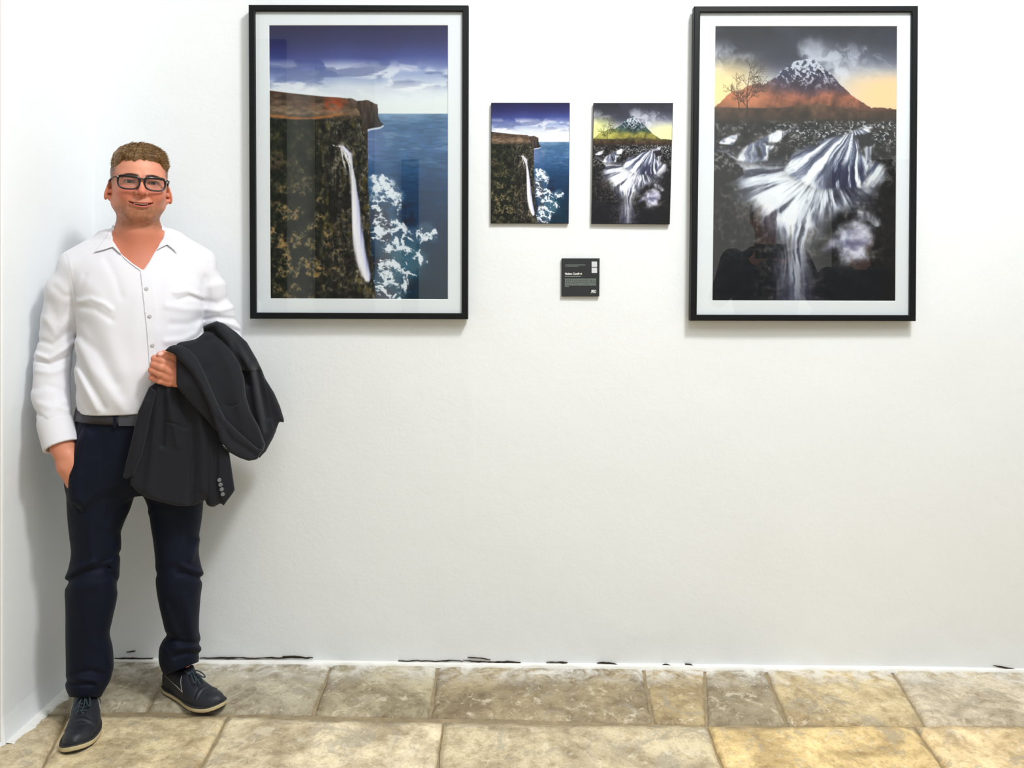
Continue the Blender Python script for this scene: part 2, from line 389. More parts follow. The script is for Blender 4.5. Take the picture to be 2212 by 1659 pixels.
# ---- floor: mortar bed + one object per flagstone
def stone_mat():
    m, N, L, P = new_mat('limestone')
    P.inputs['Roughness'].default_value = 0.55; P.inputs['Specular IOR Level'].default_value = 0.35
    tc = N.new('ShaderNodeTexCoord'); oi = N.new('ShaderNodeObjectInfo')
    add = N.new('ShaderNodeVectorMath'); add.operation = 'MULTIPLY_ADD'
    add.inputs[1].default_value = (1, 1, 1)
    rv = N.new('ShaderNodeVectorMath'); rv.operation = 'SCALE'; rv.inputs[0].default_value = (17, 9, 5); L.new(oi.outputs['Random'], rv.inputs['Scale'])
    L.new(tc.outputs['Object'], add.inputs[0]); L.new(rv.outputs[0], add.inputs[2])
    def noise(s, d=5, ro=0.6, dist=0.0):
        n = N.new('ShaderNodeTexNoise'); n.inputs['Scale'].default_value = s; n.inputs['Detail'].default_value = d
        n.inputs['Roughness'].default_value = ro; n.inputs['Distortion'].default_value = dist
        L.new(add.outputs[0], n.inputs['Vector']); return n
    def ramp(src, p0, c0, p1, c1):
        r = N.new('ShaderNodeValToRGB'); e = r.color_ramp.elements
        e[0].position = p0; e[0].color = c0; e[1].position = p1; e[1].color = c1; L.new(src, r.inputs[0]); return r.outputs[0]
    def mix(t, a, b, f):
        x = N.new('ShaderNodeMix'); x.data_type = 'RGBA'; x.blend_type = t
        if isinstance(f, float): x.inputs[0].default_value = f
        else: L.new(f, x.inputs[0])
        for s, v in ((6, a), (7, b)):
            if isinstance(v, tuple): x.inputs[s].default_value = v
            else: L.new(v, x.inputs[s])
        return x.outputs[2]
    big = noise(5, 6, 0.62, 0.6); mid = noise(26, 6, 0.7); fine = noise(110, 4, 0.7); pit = noise(48, 5, 0.75, 0.3)
    g = (1, 1, 1, 1)
    c = mix('MULTIPLY', oi.outputs['Color'], ramp(big.outputs['Fac'], 0.38, (0.66, 0.62, 0.57, 1), 0.58, (1.22, 1.22, 1.20, 1)), 0.9)
    c = mix('MULTIPLY', c, ramp(mid.outputs['Fac'], 0.36, (0.66, 0.61, 0.54, 1), 0.54, (1.08, 1.08, 1.08, 1)), 0.8)
    c = mix('MIX', c, (0.80, 0.74, 0.62, 1), ramp(pit.outputs['Fac'], 0.60, (0, 0, 0, 1), 0.70, (0.55, 0.55, 0.55, 1)))
    c = mix('MULTIPLY', c, ramp(fine.outputs['Fac'], 0.30, (0.50, 0.45, 0.38, 1), 0.47, g), 0.55)
    pat = noise(8, 9, 0.72, 0.9)
    c = mix('MIX', c, (0.34, 0.31, 0.25, 1), ramp(pat.outputs['Fac'], 0.545, (0, 0, 0, 1), 0.60, (0.50, 0.50, 0.50, 1)))
    pa2 = noise(19, 8, 0.75, 0.6)
    c = mix('MIX', c, (0.86, 0.78, 0.60, 1), ramp(pa2.outputs['Fac'], 0.56, (0, 0, 0, 1), 0.63, (0.45, 0.45, 0.45, 1)))
    # white lime splashes near the wall (object origin of every stone is the room origin)
    sep = N.new('ShaderNodeSeparateXYZ'); L.new(tc.outputs['Object'], sep.inputs[0])
    mr = N.new('ShaderNodeMapRange'); mr.inputs[1].default_value = 2.60; mr.inputs[2].default_value = 2.735; L.new(sep.outputs['Y'], mr.inputs[0])
    mm = N.new('ShaderNodeMath'); mm.operation = 'MULTIPLY'; L.new(mr.outputs[0], mm.inputs[0])
    sp = noise(14, 6, 0.7, 0.5); r2 = N.new('ShaderNodeMapRange'); r2.inputs[1].default_value = 0.42; r2.inputs[2].default_value = 0.60; L.new(sp.outputs['Fac'], r2.inputs[0])
    L.new(r2.outputs[0], mm.inputs[1])
    c = mix('MIX', c, (0.82, 0.80, 0.75, 1), mm.outputs[0])
    L.new(c, P.inputs['Base Color'])
    rr = N.new('ShaderNodeMapRange'); rr.inputs[3].default_value = 0.38; rr.inputs[4].default_value = 0.7; L.new(mid.outputs['Fac'], rr.inputs[0]); L.new(rr.outputs[0], P.inputs['Roughness'])
    s = N.new('ShaderNodeMath'); s.operation = 'ADD'; L.new(mid.outputs['Fac'], s.inputs[0]); L.new(pit.outputs['Fac'], s.inputs[1])
    b = N.new('ShaderNodeBump'); b.inputs['Strength'].default_value = 0.6; b.inputs['Distance'].default_value = 0.004
    L.new(s.outputs[0], b.inputs['Height']); L.new(b.outputs[0], P.inputs['Normal'])
    return m
M_STONE = stone_mat()
M_MORTAR = simple_mat('mortar', (150, 134, 106), 0.95, bump=0.8, bscale=90, vary=0.5)

x0, x1, y0, y1 = -4.3, 5.3, -3.1, 2.85
fl = MB(); fl.add([(x0, y0, fz(x0)-.013), (x1, y0, fz(x1)-.013), (x1, y1, fz(x1)-.013), (x0, y1, fz(x0)-.013), (x0, y0, fz(x0)-.2), (x1, y0, fz(x1)-.2), (x1, y1, fz(x1)-.2), (x0, y1, fz(x0)-.2)],
                   [(0, 1, 2, 3), (4, 7, 6, 5), (0, 4, 5, 1), (1, 5, 6, 2), (2, 6, 7, 3), (3, 7, 4, 0)])
floor = tag(fl.build('floor', M_MORTAR), kind='structure')
def mortar_line(): pass
def stone(q, color, gap=0.005, lift=0.0, seed=0, nu=36, nv=14):
    """q: four floor corners (x,y) near-left, near-right, far-right, far-left"""
    q = [np.array(p, float) for p in q]; c = sum(q)/4
    U, W = np.meshgrid(np.linspace(0, 1, nu), np.linspace(0, 1, nv), indexing='ij')
    P = (q[0][None, None]*((1-U)*(1-W))[..., None]+q[1]*(U*(1-W))[..., None]+q[2]*(U*W)[..., None]+q[3]*((1-U)*W)[..., None])
    X, Y = P[..., 0], P[..., 1]
    lu, lv = np.linalg.norm(q[1]-q[0]), np.linalg.norm(q[3]-q[0])
    eu, ev = np.minimum(U, 1-U)*lu, np.minimum(W, 1-W)*lv
    e = np.minimum(eu, ev)
    # pull the edges in by the joint and make them ragged
    k = gap+0.011*(fbm(X*14, Y*14, seed=seed+3, o=4)-0.35)
    sx = np.clip(1-eu/0.03, 0, 1)*k; sy = np.clip(1-ev/0.03, 0, 1)*k
    du, dv = (q[1]-q[0])/lu, (q[3]-q[0])/lv
    X = X+(np.where(U < .5, 1, -1)*sx)*du[0]+(np.where(W < .5, 1, -1)*sy)*dv[0]
    Y = Y+(np.where(U < .5, 1, -1)*sx)*du[1]+(np.where(W < .5, 1, -1)*sy)*dv[1]
    Z = fz(X)+lift-0.010*np.exp(-e/0.008)+(fbm(X*5, Y*5, seed=seed, o=4)-0.5)*0.007+(fbm(X*28, Y*28, seed=seed+9, o=3)-0.5)*0.003*np.exp(-e/0.03)
    Z = np.minimum(Z, fz(X)+0.004)
    top = np.stack([X, Y, Z], -1).reshape(-1, 3)
    rim = [i*nv for i in range(nu)]+[(nu-1)*nv+j for j in range(1, nv)]+[i*nv+nv-1 for i in range(nu-2, -1, -1)]+[j for j in range(nv-2, 0, -1)]
    bot = top[rim].copy(); bot[:, 2] = fz(bot[:, 0])-0.03
    i = np.arange(nu-1)[:, None]*nv+np.arange(nv-1)[None]
    f = [tuple(x) for x in np.stack([i, i+nv, i+nv+1, i+1], -1).reshape(-1, 4)]
    n0 = len(top); m = len(rim)
    for a in range(m): b = (a+1) % m; f.append((rim[a], n0+a, n0+b, rim[b]))
    f.append(tuple(n0+a for a in range(m))[::-1])
    o = mesh_obj('stone', np.concatenate([top, bot]), f, M_STONE, floor, smooth=True)
    o.color = lin4(*color); return o
def FP(px, py): return floor_pt(px, py)
YB = D_WALL+0.01
def back(px, py=1435):  # foot of the wall under a picture column
    return ((px-PX0)*YB/F_PX, YB)
# joints of the first row (px at its far end on the wall, px/py at its near end), from left to right
row1 = [(-40, (-190, 1540)), (354+22, (316, 1531)), (716, (676, 1540)), (946, (928, 1545)), (1388, (1411, 1558)), (1522, (1526, 1562)), (1652, (1702, 1562)), (1925, (2000, 1563)), (2300, (2400, 1563)), (2700, (2830, 1563))]
cols1 = [(176, 166, 140), (184, 172, 146), (190, 178, 148), (186, 174, 146), (158, 138, 104), (176, 152, 104), (168, 146, 108), (206, 184, 142), (200, 182, 152), (200, 180, 140)]
for i in range(len(row1)-1):
    a, b = row1[i], row1[i+1]
    A, Bn = FP(*a[1]), FP(*b[1])
    c = [(160, 152, 132), (174, 166, 146), (170, 160, 134), (158, 144, 116), (172, 154, 118), (152, 140, 116), (200, 182, 144), (194, 182, 160), (200, 180, 140)][i]
    stone([A, Bn, back(b[0]), back(a[0])], c, seed=20+i, lift=(-0.004 if i in (3, 4, 5) else -0.001), gap=0.003)
row2 = [((-430, 1540), (-640, 1659)), ((150, 1538), (88, 1659)), ((492, 1542), (432, 1659)), ((958, 1556), (944, 1659)), ((1527, 1563), (1562, 1659)), ((1972, 1563), (2042, 1659)), ((2400, 1563), (2560, 1659)), ((2900, 1563), (3100, 1659))]
cols2 = [(206, 192, 162), (216, 200, 164), (218, 204, 174), (200, 186, 156), (226, 200, 146), (230, 206, 162), (226, 200, 150)]
near_y = 1.86
for i in range(len(row2)-1):
    a0, a1 = FP(*row2[i][0]), FP(*row2[i][1]); b0, b1 = FP(*row2[i+1][0]), FP(*row2[i+1][1])
    def ext(p, q):
        t = (near_y-p[1])/(q[1]-p[1]); return (p[0]+(q[0]-p[0])*t, near_y)
    stone([ext(a0, a1), ext(b0, b1), b0, a0], cols2[i], seed=50+i, lift=0.002, gap=0.003)
# further rows towards and behind the camera
y = near_y; k = 0
while y > -2.9:
    yn = y-random.choice([0.42, 0.5, 0.58]); x = -4.25+random.random()*0.4
    while x < 5.1:
        xn = x+random.uniform(0.5, 1.0)
        stone([(x, yn), (xn, yn), (xn, y), (x, y)], random.choice(cols2), seed=100+k, nu=10, nv=6); k += 1; x = xn
    y = yn
# ragged lime-wash lip where the walls meet the stones, with dark cracks above it
def lime_lip(name, pts, inward, wmean, seed):
    m = MB(); V2 = []; 
    for i, (x, y) in enumerate(pts):
        w_ = wmean*(0.35+1.3*float(fbm(np.array([i*0.09]), np.array([seed*1.0]), seed=seed, o=4)[0])**1.5)
        V2 += [(x-inward[0]*0.03, y-inward[1]*0.03, fz(x)+0.008), (x, y, fz(x)+0.0065), (x+inward[0]*w_*.6, y+inward[1]*w_*.6, fz(x)+0.0045), (x+inward[0]*w_, y+inward[1]*w_, fz(x)+0.0005), (x+inward[0]*w_, y+inward[1]*w_, fz(x)-0.012)]
    F2 = []
    for i in range(len(pts)-1):
        for k in range(4): F2.append((i*5+k, i*5+k+1, (i+1)*5+k+1, (i+1)*5+k))
    m.add(V2, F2); return tag(m.build(name, M_LIME, smooth=True), kind='structure')
lime_lip('trim_1', [(x, D_WALL-0.0005) for x in np.linspace(XW, 3.4, 900)], (0, -1), 0.013, 2)
lime_lip('trim_2', [(XW+0.016, y) for y in np.linspace(D_WALL, YF, 160)][::-1], (1, 0), 0.032, 6)
cr = MB()
def crack(px0, px1, py, h=3.0, seed=1, drift=0.0):
    n = int((px1-px0)/4)+2; V2 = []; F2 = []
    for i in range(n):
        px = px0+(px1-px0)*i/(n-1)
        pyc = py+drift*i/(n-1)+(float(fbm(np.array([px*0.05]), np.array([seed*3.3]), seed=seed, o=4)[0])-.5)*5
        hh = h*(0.15+1.3*max(0, float(fbm(np.array([px*0.06+50]), np.array([seed*1.7]), seed=seed+5, o=4)[0])-.25))*min(1, 4*i/(n-1), 4*(1-i/(n-1))+.05)
        for s in (-1, 1):
            x_, y_, z_ = wall_pt(px, pyc+s*hh, D_WALL-0.0042); V2.append((x_, y_, z_))
            V2.append((x_, y_+.006, z_))
    for i in range(n-1):
        a = i*4; b = a+4
        F2 += [(a, b, b+2, a+2), (a+1, a, a+2, a+3)] if i == 0 else [(a, b, b+2, a+2)]
        F2 += [(a, a+1, b+1, b), (a+2, b+2, b+3, a+3)]
    cr.add(V2, F2)
for c in [(246, 330, 1423, 2.2, 1), (430, 668, 1422, 1.8, 2), (610, 676, 1418, 3.0, 3, 4), (860, 1000, 1428, 1.3, 4), (1000, 1125, 1428, 2.6, 5, 4), (1180, 1226, 1432, 3.0, 6), (1290, 1350, 1433, 2.6, 7, 4), (1400, 1480, 1438, 2.8, 8),
          (1480, 1580, 1436, 2.4, 9, 12), (1722, 1782, 1441, 3.0, 10, 5), (1850, 1868, 1444, 3, 11), (1900, 1916, 1446, 1.6, 12), (2145, 2212, 1438, 2.2, 13, 9), (1925, 1990, 1444, 1.2, 14), (1010, 1060, 1420, 1.2, 15, 5), (272, 292, 1410, 1.4, 16, -2)]:
    crack(*c)
cko = cr.build('crack', M_CRACK, w, label='dark hairline cracks along the foot of the plaster'); cko['kind'] = 'stuff'
# ------------------------------------------------------------------ the pictures
def sm(a, b, x):
    t = np.clip((x-a)/(b-a), 0, 1); return t*t*(3-2*t)
def interp_path(v, pts):
    p = np.array(pts); return np.interp(v, p[:, 1], p[:, 0])
def mixc(c, col, m): return c*(1-m[..., None])+np.array(col, float)*m[..., None]
def gradc(t, stops):
    p = [s[0] for s in stops]; return np.stack([np.interp(t, p, [s[1][k] for s in stops]) for k in range(3)], -1)

def ridge(x, y, seed, o=4):
    s = 0; a = 0.5; t = 0
    for i in range(o): s = s+a*(1-np.abs(2*vnoise(x*2**i, y*2**i, None, seed+i*5)-1)); t += a; a *= 0.55
    return s/t
def paint_falls(u, v, warm):
    """sea cliff with a long waterfall; u to the right, v downwards, both 0..1"""
    n1 = fbm(u*5, v*7, seed=1, o=5); n2 = fbm(u*22, v*30, seed=2, o=4); n3 = fbm(u*60, v*90, seed=3, o=3); n4 = fbm(u*100, v*150, seed=14, o=2)
    c = gradc(v+0.03*(n1-.5)+0.02*u, [(0, (24, 24, 66)), (.07, (40, 42, 96)), (.13, (60, 72, 140)), (.19, (140, 156, 200)), (.235, (206, 214, 228)), (.3, (226, 232, 236)), (1, (226, 232, 236))])
    wisp = fbm(u*5+2*n1, v*24-u*2, seed=7, o=5)
    c = mixc(c, (236, 238, 244), sm(.48, .64, wisp)*sm(.11, .17, v)*sm(.31, .22, v)*.7)
    c = mixc(c, (96, 108, 156), sm(.50, .62, fbm(u*6+n1, v*30+u*2, seed=8, o=5))*sm(.12, .16, v)*sm(.25, .19, v)*.65)
    sea = gradc(v+0.06*(u-.8)+.05*(n1-.5), [(.32, (116, 146, 178)), (.36, (66, 104, 146)), (.45, (58, 98, 144)), (.6, (24, 60, 100)), (.75, (12, 42, 74)), (1, (8, 38, 56))])
    sea = sea*(0.80+0.4*fbm(u*20, v*170, seed=9, o=3))[..., None]
    sea = mixc(sea, (120, 128, 178), sm(.74, .52, u)*sm(.33, .4, v)*sm(.56, .44, v)*.6)
    sea = mixc(sea, (140, 170, 196), sm(.58, .72, fbm(u*9, v*60, seed=10, o=4))*sm(.36, .40, v)*sm(.56, .46, v)*.35)
    h = sm(.320, .324, v); c = c*(1-h[..., None])+sea*h[..., None]
    # surf and black rocks
    wx = u+.05*(n1-.5)+.03*(n2-.5); wy = v+.03*(n2-.5)
    r1 = ridge(wx*15, wy*26, 21, 5); r2 = ridge(wx*34, wy*60, 25, 4); lace = r1*.6+r2*.4+.10*(n4-.5)
    ctr = interp_path(v, [(.60, .5), (.62, .56), (.655, .62), (.61, .68), (.64, .72), (.68, .78), (.74, .86), (.68, .93), (.66, 1)])
    wd = interp_path(v, [(.03, .5), (.075, .56), (.11, .64), (.09, .70), (.10, .75), (.13, .84), (.12, .92), (.10, 1)])
    band = sm(1.5, .3, np.abs(u-ctr)/wd)*sm(.535, .56, v)
    br = sm(.055, .005, np.abs(v-(.752+.04*(u-.6)+.012*np.sin(u*34))))*sm(.60, .68, u)*sm(.97, .90, u)
    br2 = sm(.05, .0, np.abs(v-(.86-.1*(u-.75))))*sm(.64, .72, u)*sm(.92, .80, u)
    rk = sm(.47, .56, fbm(wx*14, wy*16, seed=23, o=5))*sm(.88, .72, u)*sm(.62, .70, v)
    c = mixc(c, (26, 24, 38), rk*.92)
    c = mixc(c, (34, 96, 112), sm(.11, .03, np.abs(v-.86))*sm(.62, .72, u)*sm(.95, .8, u)*.45)
    z = np.clip(band*1.0+br+br2*.8, 0, 1)
    foam = sm(.80-.17*z, .90-.17*z, lace+.16*(n2-.5)+.10*(n3-.5))*sm(.05, .4, z)*sm(.34, .46, n1+.25*(n2-.5)+.18*z)
    foam = np.maximum(foam, sm(.60, .72, lace+.2*(n2-.5))*sm(.2, .9, band)*sm(.67, .60, v)*.9)
    c = mixc(c, (150, 176, 200), sm(.1, .8, z)*.28); c = mixc(c, (232, 238, 248), foam*.95)
    # far headland
    yt = interp_path_y(u, [(0, .24), (.12, .249), (.3, .262), (.46, .264), (.49, .274), (.55, .27), (.59, .284), (.606, .286), (.609, .33), (.622, .350), (.645, .362), (.66, .362)])+.002*(n4-.5)
    yb = interp_path_y(u, [(0, .5), (.5, .42), (.53, .383), (.58, .377), (.62, .372), (.645, .362), (.66, .362)])
    m = sm(0, .004, v-yt)*sm(0, .004, yb-v)*(u < .647)
    hd = gradc(np.clip((v-.26)/.12, 0, 1), [(0, (92, 76, 66)), (.4, (66, 56, 52)), (1, (44, 40, 40))])*(0.45+1.0*fbm(u*70, v*18, seed=41, o=4))[..., None]
    c = c*(1-m[..., None])+hd*m[..., None]
    c = mixc(c, (226, 230, 238), sm(.005, .001, np.abs(v-yb-.002+.004*(n3-.5)))*(u > .535)*(u < .64)*.9)
    # moorland above the near cliff
    yt2 = interp_path_y(u, [(0, .236), (.12, .246), (.3, .258), (.40, .262), (.46, .28), (.50, .31), (.54, .37)])
    m = sm(0, .004, v-yt2)*(u < .55)
    g = gradc(np.clip((v-.24)/.11, 0, 1)+.25*(n2-.5), [(0, (62, 50, 42)), (.35, (84, 66, 54)), (.7, (118, 98, 80)), (1, (58, 50, 40))])*(0.45+1.05*fbm(u*26, v*90, seed=42, o=4))[..., None]
    if warm:
        hot = sm(.15, .02, np.hypot((u-.35)*1.0, (v-.285)*3.4))
        g = mixc(g, (168, 68, 34), hot*.7*sm(.40, .66, fbm(u*22, v*44, seed=44, o=4)))
        g = mixc(g, (204, 124, 62), sm(.010, .0, np.abs(v-.330-.012*np.sin(u*9)+.01*(n2-.5)))*sm(.48, .36, u)*.6)
        g = mixc(g, (120, 60, 40), sm(.30, .0, u)*sm(.26, .24, v)*.3)
    else: g = mixc(g, (150, 120, 100), sm(.07, .0, np.hypot(u-.37, (v-.30)*3))*.5*sm(.4, .6, n2))
    c = c*(1-m[..., None])+g*m[..., None]
    # cliff face
    re = interp_path(v, [(.50, .30), (.515, .34), (.53, .38), (.545, .46), (.552, .55), (.56, .65), (.565, .75), (.575, .86), (.585, .93), (.60, 1)])+.016*(n2-.5)+.008*(n4-.5)
    tp = interp_path_y(u, [(0, .335), (.12, .34), (.25, .342), (.33, .335), (.42, .345), (.5, .33), (.6, .33)])+.012*(n2-.5)
    m = sm(0, .006, v-tp)*sm(0, .006, re-u)
    rv = ridge(u*34+n1*5, v*16+n2*2, 51, 5)
    k = gradc(rv*.7+n3*.35, [(.35, (10, 11, 10)), (.55, (26, 26, 23)), (.70, (58, 55, 47)), (.85, (128, 120, 104))])
    left = sm(.38, .20, u+.06*(n2-.5))
    mo = gradc(n2*.6+n3*.4, [(.3, (8, 11, 8)), (.48, (20, 25, 17)), (.62, (46, 46, 30)), (.8, (92, 86, 58))])
    k = k*(1-left[..., None])+mo*left[..., None]; k = k*(.70+.6*n4)[..., None]
    bush = sm(.36, .10, np.hypot(u-.17, (v-.80)*1.15)+.1*(n1-.5))*sm(.46, .62, n2)
    k = mixc(k, (150, 138, 108), bush*.62*sm(.40, .72, n4+.3*(n3-.5))); k = mixc(k, (186, 140, 78), bush*sm(.56, .66, n3)*(.55 if warm else .15))
    k = mixc(k, (120, 92, 74), sm(.05, .0, np.abs(v-.495-.2*u))*sm(.12, .02, u)*.6*sm(.35, .6, n3))
    k = mixc(k, (104, 90, 34), sm(.60, .78, fbm(u*34, v*30, seed=55, o=3))*sm(.25, .33, u)*(.5 if warm else .1))
    k = mixc(k, (6, 7, 8), sm(.04, .0, np.abs(u-.35-.03*np.sin(v*20)))*sm(.38, .42, v)*.45)
    c = c*(1-m[..., None])+k*m[..., None]
    # the waterfall
    cx = interp_path(v, [(.388, .43), (.415, .45), (.438, .47), (.455, .52), (.468, .58), (.478, .65), (.49, .74), (.505, .82), (.525, .88), (.548, .93)])
    hw = interp_path(v, [(.018, .44), (.022, .47), (.012, .52), (.020, .58), (.028, .66), (.034, .76), (.038, .86), (.032, .91), (.012, .94)])
    st = fbm(u*90, v*4, seed=61, o=3); e = (u-cx)/hw+.5*(st-.5)
    m = sm(1.12, .62, np.abs(e))*sm(.432, .445, v)*sm(.945, .93, v)*(.80+.35*st)
    m = m*(1-sm(.16, .0, np.abs(e+.2))*sm(.56, .48, v)*sm(.44, .46, v)*.8)
    wcol = gradc(e*.5+.5+.25*(st-.5), [(0, (176, 172, 186)), (.35, (246, 244, 250)), (.7, (232, 232, 250)), (1, (156, 160, 210))])
    m = np.clip(m, 0, 1); c = c*(1-m[..., None])+wcol*m[..., None]
    m = sm(.010, .0, np.abs(u-interp_path(v, [(.352, .435), (.36, .44), (.40, .445), (.415, .5), (.44, .56)])))*sm(.43, .437, v)*sm(.56, .5, v)*sm(.3, .5, n3)
    c = mixc(c, (236, 236, 242), m*.85)
    return np.clip(c, 0, 255)

def interp_path_y(u, pts):
    p = np.array(pts); return np.interp(u, p[:, 0], p[:, 1])

def paint_peak(u, v, warm):
    """snow-dusted pyramid mountain, bare tree and a stepped waterfall"""
    n1 = fbm(u*4, v*5, seed=101, o=5); n2 = fbm(u*20, v*28, seed=102, o=4); n3 = fbm(u*58, v*84, seed=103, o=3); n4 = fbm(u*110, v*160, seed=104, o=2)
    w1 = fbm(u*3+2*n1, v*6+1.5*n1, seed=105, o=5)
    glowL = (250, 222, 160) if warm else (226, 232, 150); glowR = (244, 204, 152) if warm else (228, 234, 170)
    c = gradc(v+.09*(w1-.5), [(0, (38, 40, 48)), (.06, (52, 54, 66)), (.13, (92, 96, 114)), (.19, (170, 172, 182)), (.27, (212, 204, 194))])
    c = mixc(c, (200, 204, 218), sm(.46, .64, fbm(u*3.6+2.2*n1, v*9-3*u+n2, seed=108, o=5))*sm(.03, .12, v)*.8)
    c = mixc(c, (50, 52, 66), sm(.48, .62, fbm(u*5+9+2*n1, v*10+2*u, seed=109, o=5))*sm(.20, .10, v)*.8)
    c = mixc(c, glowL, sm(.36, .02, np.hypot(u-.02, (v-.235)*1.7)+.1*(w1-.5))*sm(.07, .17, v)*.95)
    c = mixc(c, glowR, sm(.40, .05, np.hypot(u-.95, (v-.25)*2.2)+.1*(w1-.5))*sm(.13, .21, v)*.95)
    rd = interp_path_y(u, [(0, .292), (.03, .276), (.06, .255), (.10, .236), (.14, .232), (.18, .218), (.22, .207), (.245, .203), (.27, .212), (.30, .198), (.34, .178), (.38, .152), (.41, .136), (.45, .124), (.49, .121), (.52, .114), (.555, .121), (.585, .142), (.61, .160), (.64, .172), (.67, .194), (.70, .216), (.75, .246), (.80, .27), (.86, .294), (1, .299)])+.010*(n3-.5)
    m = sm(0, .003, v-rd)
    mt = gradc(v+.02*(n2-.5), [(.11, (74, 78, 98)), (.18, (48, 48, 70)), (.225, (74, 54, 66)), (.255, (146, 88, 68)), (.285, (120, 74, 56)), (.30, (92, 60, 48))] if warm else
                  [(.11, (64, 90, 102)), (.18, (36, 56, 68)), (.225, (54, 74, 60)), (.255, (136, 134, 64)), (.285, (124, 118, 58)), (.30, (80, 74, 44))])
    rr = ridge((u+v*.5)*20, (v-u*.2)*26, 110, 5)
    mt = mt*(.45+.85*rr)[..., None]
    mt = mixc(mt, (214, 136, 92) if warm else (200, 200, 104), sm(.28, .03, np.hypot(u-.13, (v-.25)*2.2))*.7)
    mt = mixc(mt, (48, 36, 56) if warm else (28, 44, 48), sm(.09, .02, np.hypot(u-.50, (v-.215)*1.3)+.06*(n2-.5))*.6)
    sn = ridge((u+v*.9)*26, (v-u*.45)*44, 112, 5)*.6+ridge((u-v*.9)*30, (v+u*.5)*50, 113, 4)*.4
    snow = sm(.66, .76, sn+.12*(n4-.5)+.10*sm(.2, .12, v))*sm(.262, .19, v+.10*np.abs(u-.52)+.02*n2)
    mt = mixc(mt, (206, 210, 224), snow*.85)
    c = c*(1-m[..., None])+mt*m[..., None]
    c = mixc(c, (178, 184, 202), sm(.085, .0, np.hypot(u-.53, (v-.088)*1.2)+.07*(n2-.5))*sm(.35, .62, w1)*.8)
    m = sm(0, .006, v-(.298+.012*np.sin(u*9)*sm(.2, .6, u)-.010*n2))
    md = gradc(v, [(.29, (80, 58, 42) if warm else (76, 72, 38)), (.33, (62, 46, 36)), (.37, (30, 27, 27))])*(.35+1.2*n2+.3*(n4-.5))[..., None]
    c = c*(1-m[..., None])+md*m[..., None]
    m = sm(.335, .362, v+.03*(n2-.5)); rg = ridge(u*16+n1*2, v*30, 114, 5)
    rk = gradc(rg*.6+n3*.4, [(.35, (9, 9, 12)), (.55, (24, 23, 26)), (.70, (54, 51, 51)), (.85, (98, 96, 96))])
    rk = mixc(rk, (206, 210, 218), sm(.68, .78, ridge(u*40, v*110, 115, 4)*.7+n4*.3)*sm(.335, .35, v)*sm(.47, .40, v)*sm(.2, .45, u)*.85)
    rk = mixc(rk, (150, 154, 162), sm(.64, .74, n3+.2*(n4-.5))*sm(.60, .5, v)*.4)
    c = c*(1-m[..., None])+rk*m[..., None]
    def water(mask, fu, fv, seed, lo=(84, 92, 120), hi=(240, 243, 250), am=1.0, o=4):
        s = fbm(fu, fv, seed=seed, o=o); col = gradc(s, [(.28, lo), (.48, tuple((np.array(lo)+hi)/2)), (.64, hi)])
        mm = np.clip(mask*am, 0, 1); return c*(1-mm[..., None])+col*mm[..., None]
    P = lambda poly: poly_sd(u, v*1.51, [(a, b*1.51) for a, b in poly])
    wob = .030*(n2-.5)+.02*(n3-.5)
    c = water(sm(.006, -.004, P([(.03, .425), (.05, .41), (.09, .398), (.13, .392), (.125, .41), (.10, .432)])+wob*.3), u*20, v*60, 120)
    lf = [(.43, .372), (.37, .378), (.30, .392), (.27, .405), (.20, .425), (.155, .447), (.125, .478), (.02, .452), (.08, .47), (.13, .495), (.22, .50), (.29, .485), (.30, .46), (.35, .425), (.38, .40)]
    c = water(sm(.008, -.012, P(lf)+wob*.7), u*60+v*18+n2*4, v*10, 121, am=.95)
    c = mixc(c, (20, 20, 26), sm(.022, .0, np.abs(u-.245-.35*(v-.45)+.02*(n2-.5)))*sm(.43, .45, v)*sm(.495, .47, v)*.85)
    c = mixc(c, (26, 24, 28), sm(.012, .0, np.abs(v-.425-.16*(u-.3)+.02*(n2-.5)))*sm(.26, .30, u)*sm(.40, .36, u)*.7)
    # long-exposure run, streaks fan out from the foot of the dome
    run = [(.04, .47), (.20, .50), (.28, .52), (.38, .525), (.44, .56), (.60, .60), (.80, .585), (.86, .60), (.80, .635), (.70, .665), (.62, .695), (.585, .74), (.555, .80), (.53, .88), (.525, 1.02), (.37, 1.02), (.385, .88), (.40, .80), (.34, .74), (.27, .68), (.18, .62), (.13, .56), (.15, .525)]
    dr = P(run); ang = np.arctan2((v-.50)*1.5, u-.62); rad = np.hypot(u-.62, (v-.50)*1.5)
    sA = fbm(ang*9, rad*4+n1, seed=123, o=5); sB = fbm(u*30+n1*5, v*6, seed=122, o=4); k_ = sm(.62, .76, v); stx = sA*(1-k_)+sB*k_
    edge = sm(.075, -.085, dr+.20*(stx-.5)+.10*(n1-.5))
    tint = gradc(stx+.14*edge-.05, [(.30, (60, 62, 86)), (.44, (128, 134, 160)), (.56, (196, 202, 220)), (.68, (240, 243, 250))])
    am = np.clip(edge*(.55+.9*sm(.35, .6, stx)), 0, .96)
    c = c*(1-am[..., None])+tint*am[..., None]
    c = mixc(c, (236, 240, 248), sm(.24, .03, np.hypot((u-.45)*.8, (v-.605)*1.7))*sm(.32, .6, sA)*.85)
    c = mixc(c, (44, 44, 64), sm(.72, 1.0, v)*sm(.2, .02, np.abs(u-.45))*.50)
    # upper right cascade: ribbons that curve over the dome
    top = [(.86, .365), (.80, .37), (.72, .395), (.63, .405), (.58, .425), (.52, .435), (.44, .465), (.41, .49), (.385, .525), (.45, .56), (.56, .59), (.80, .59), (.84, .56), (.86, .50), (.80, .45), (.82, .42), (.85, .395)]
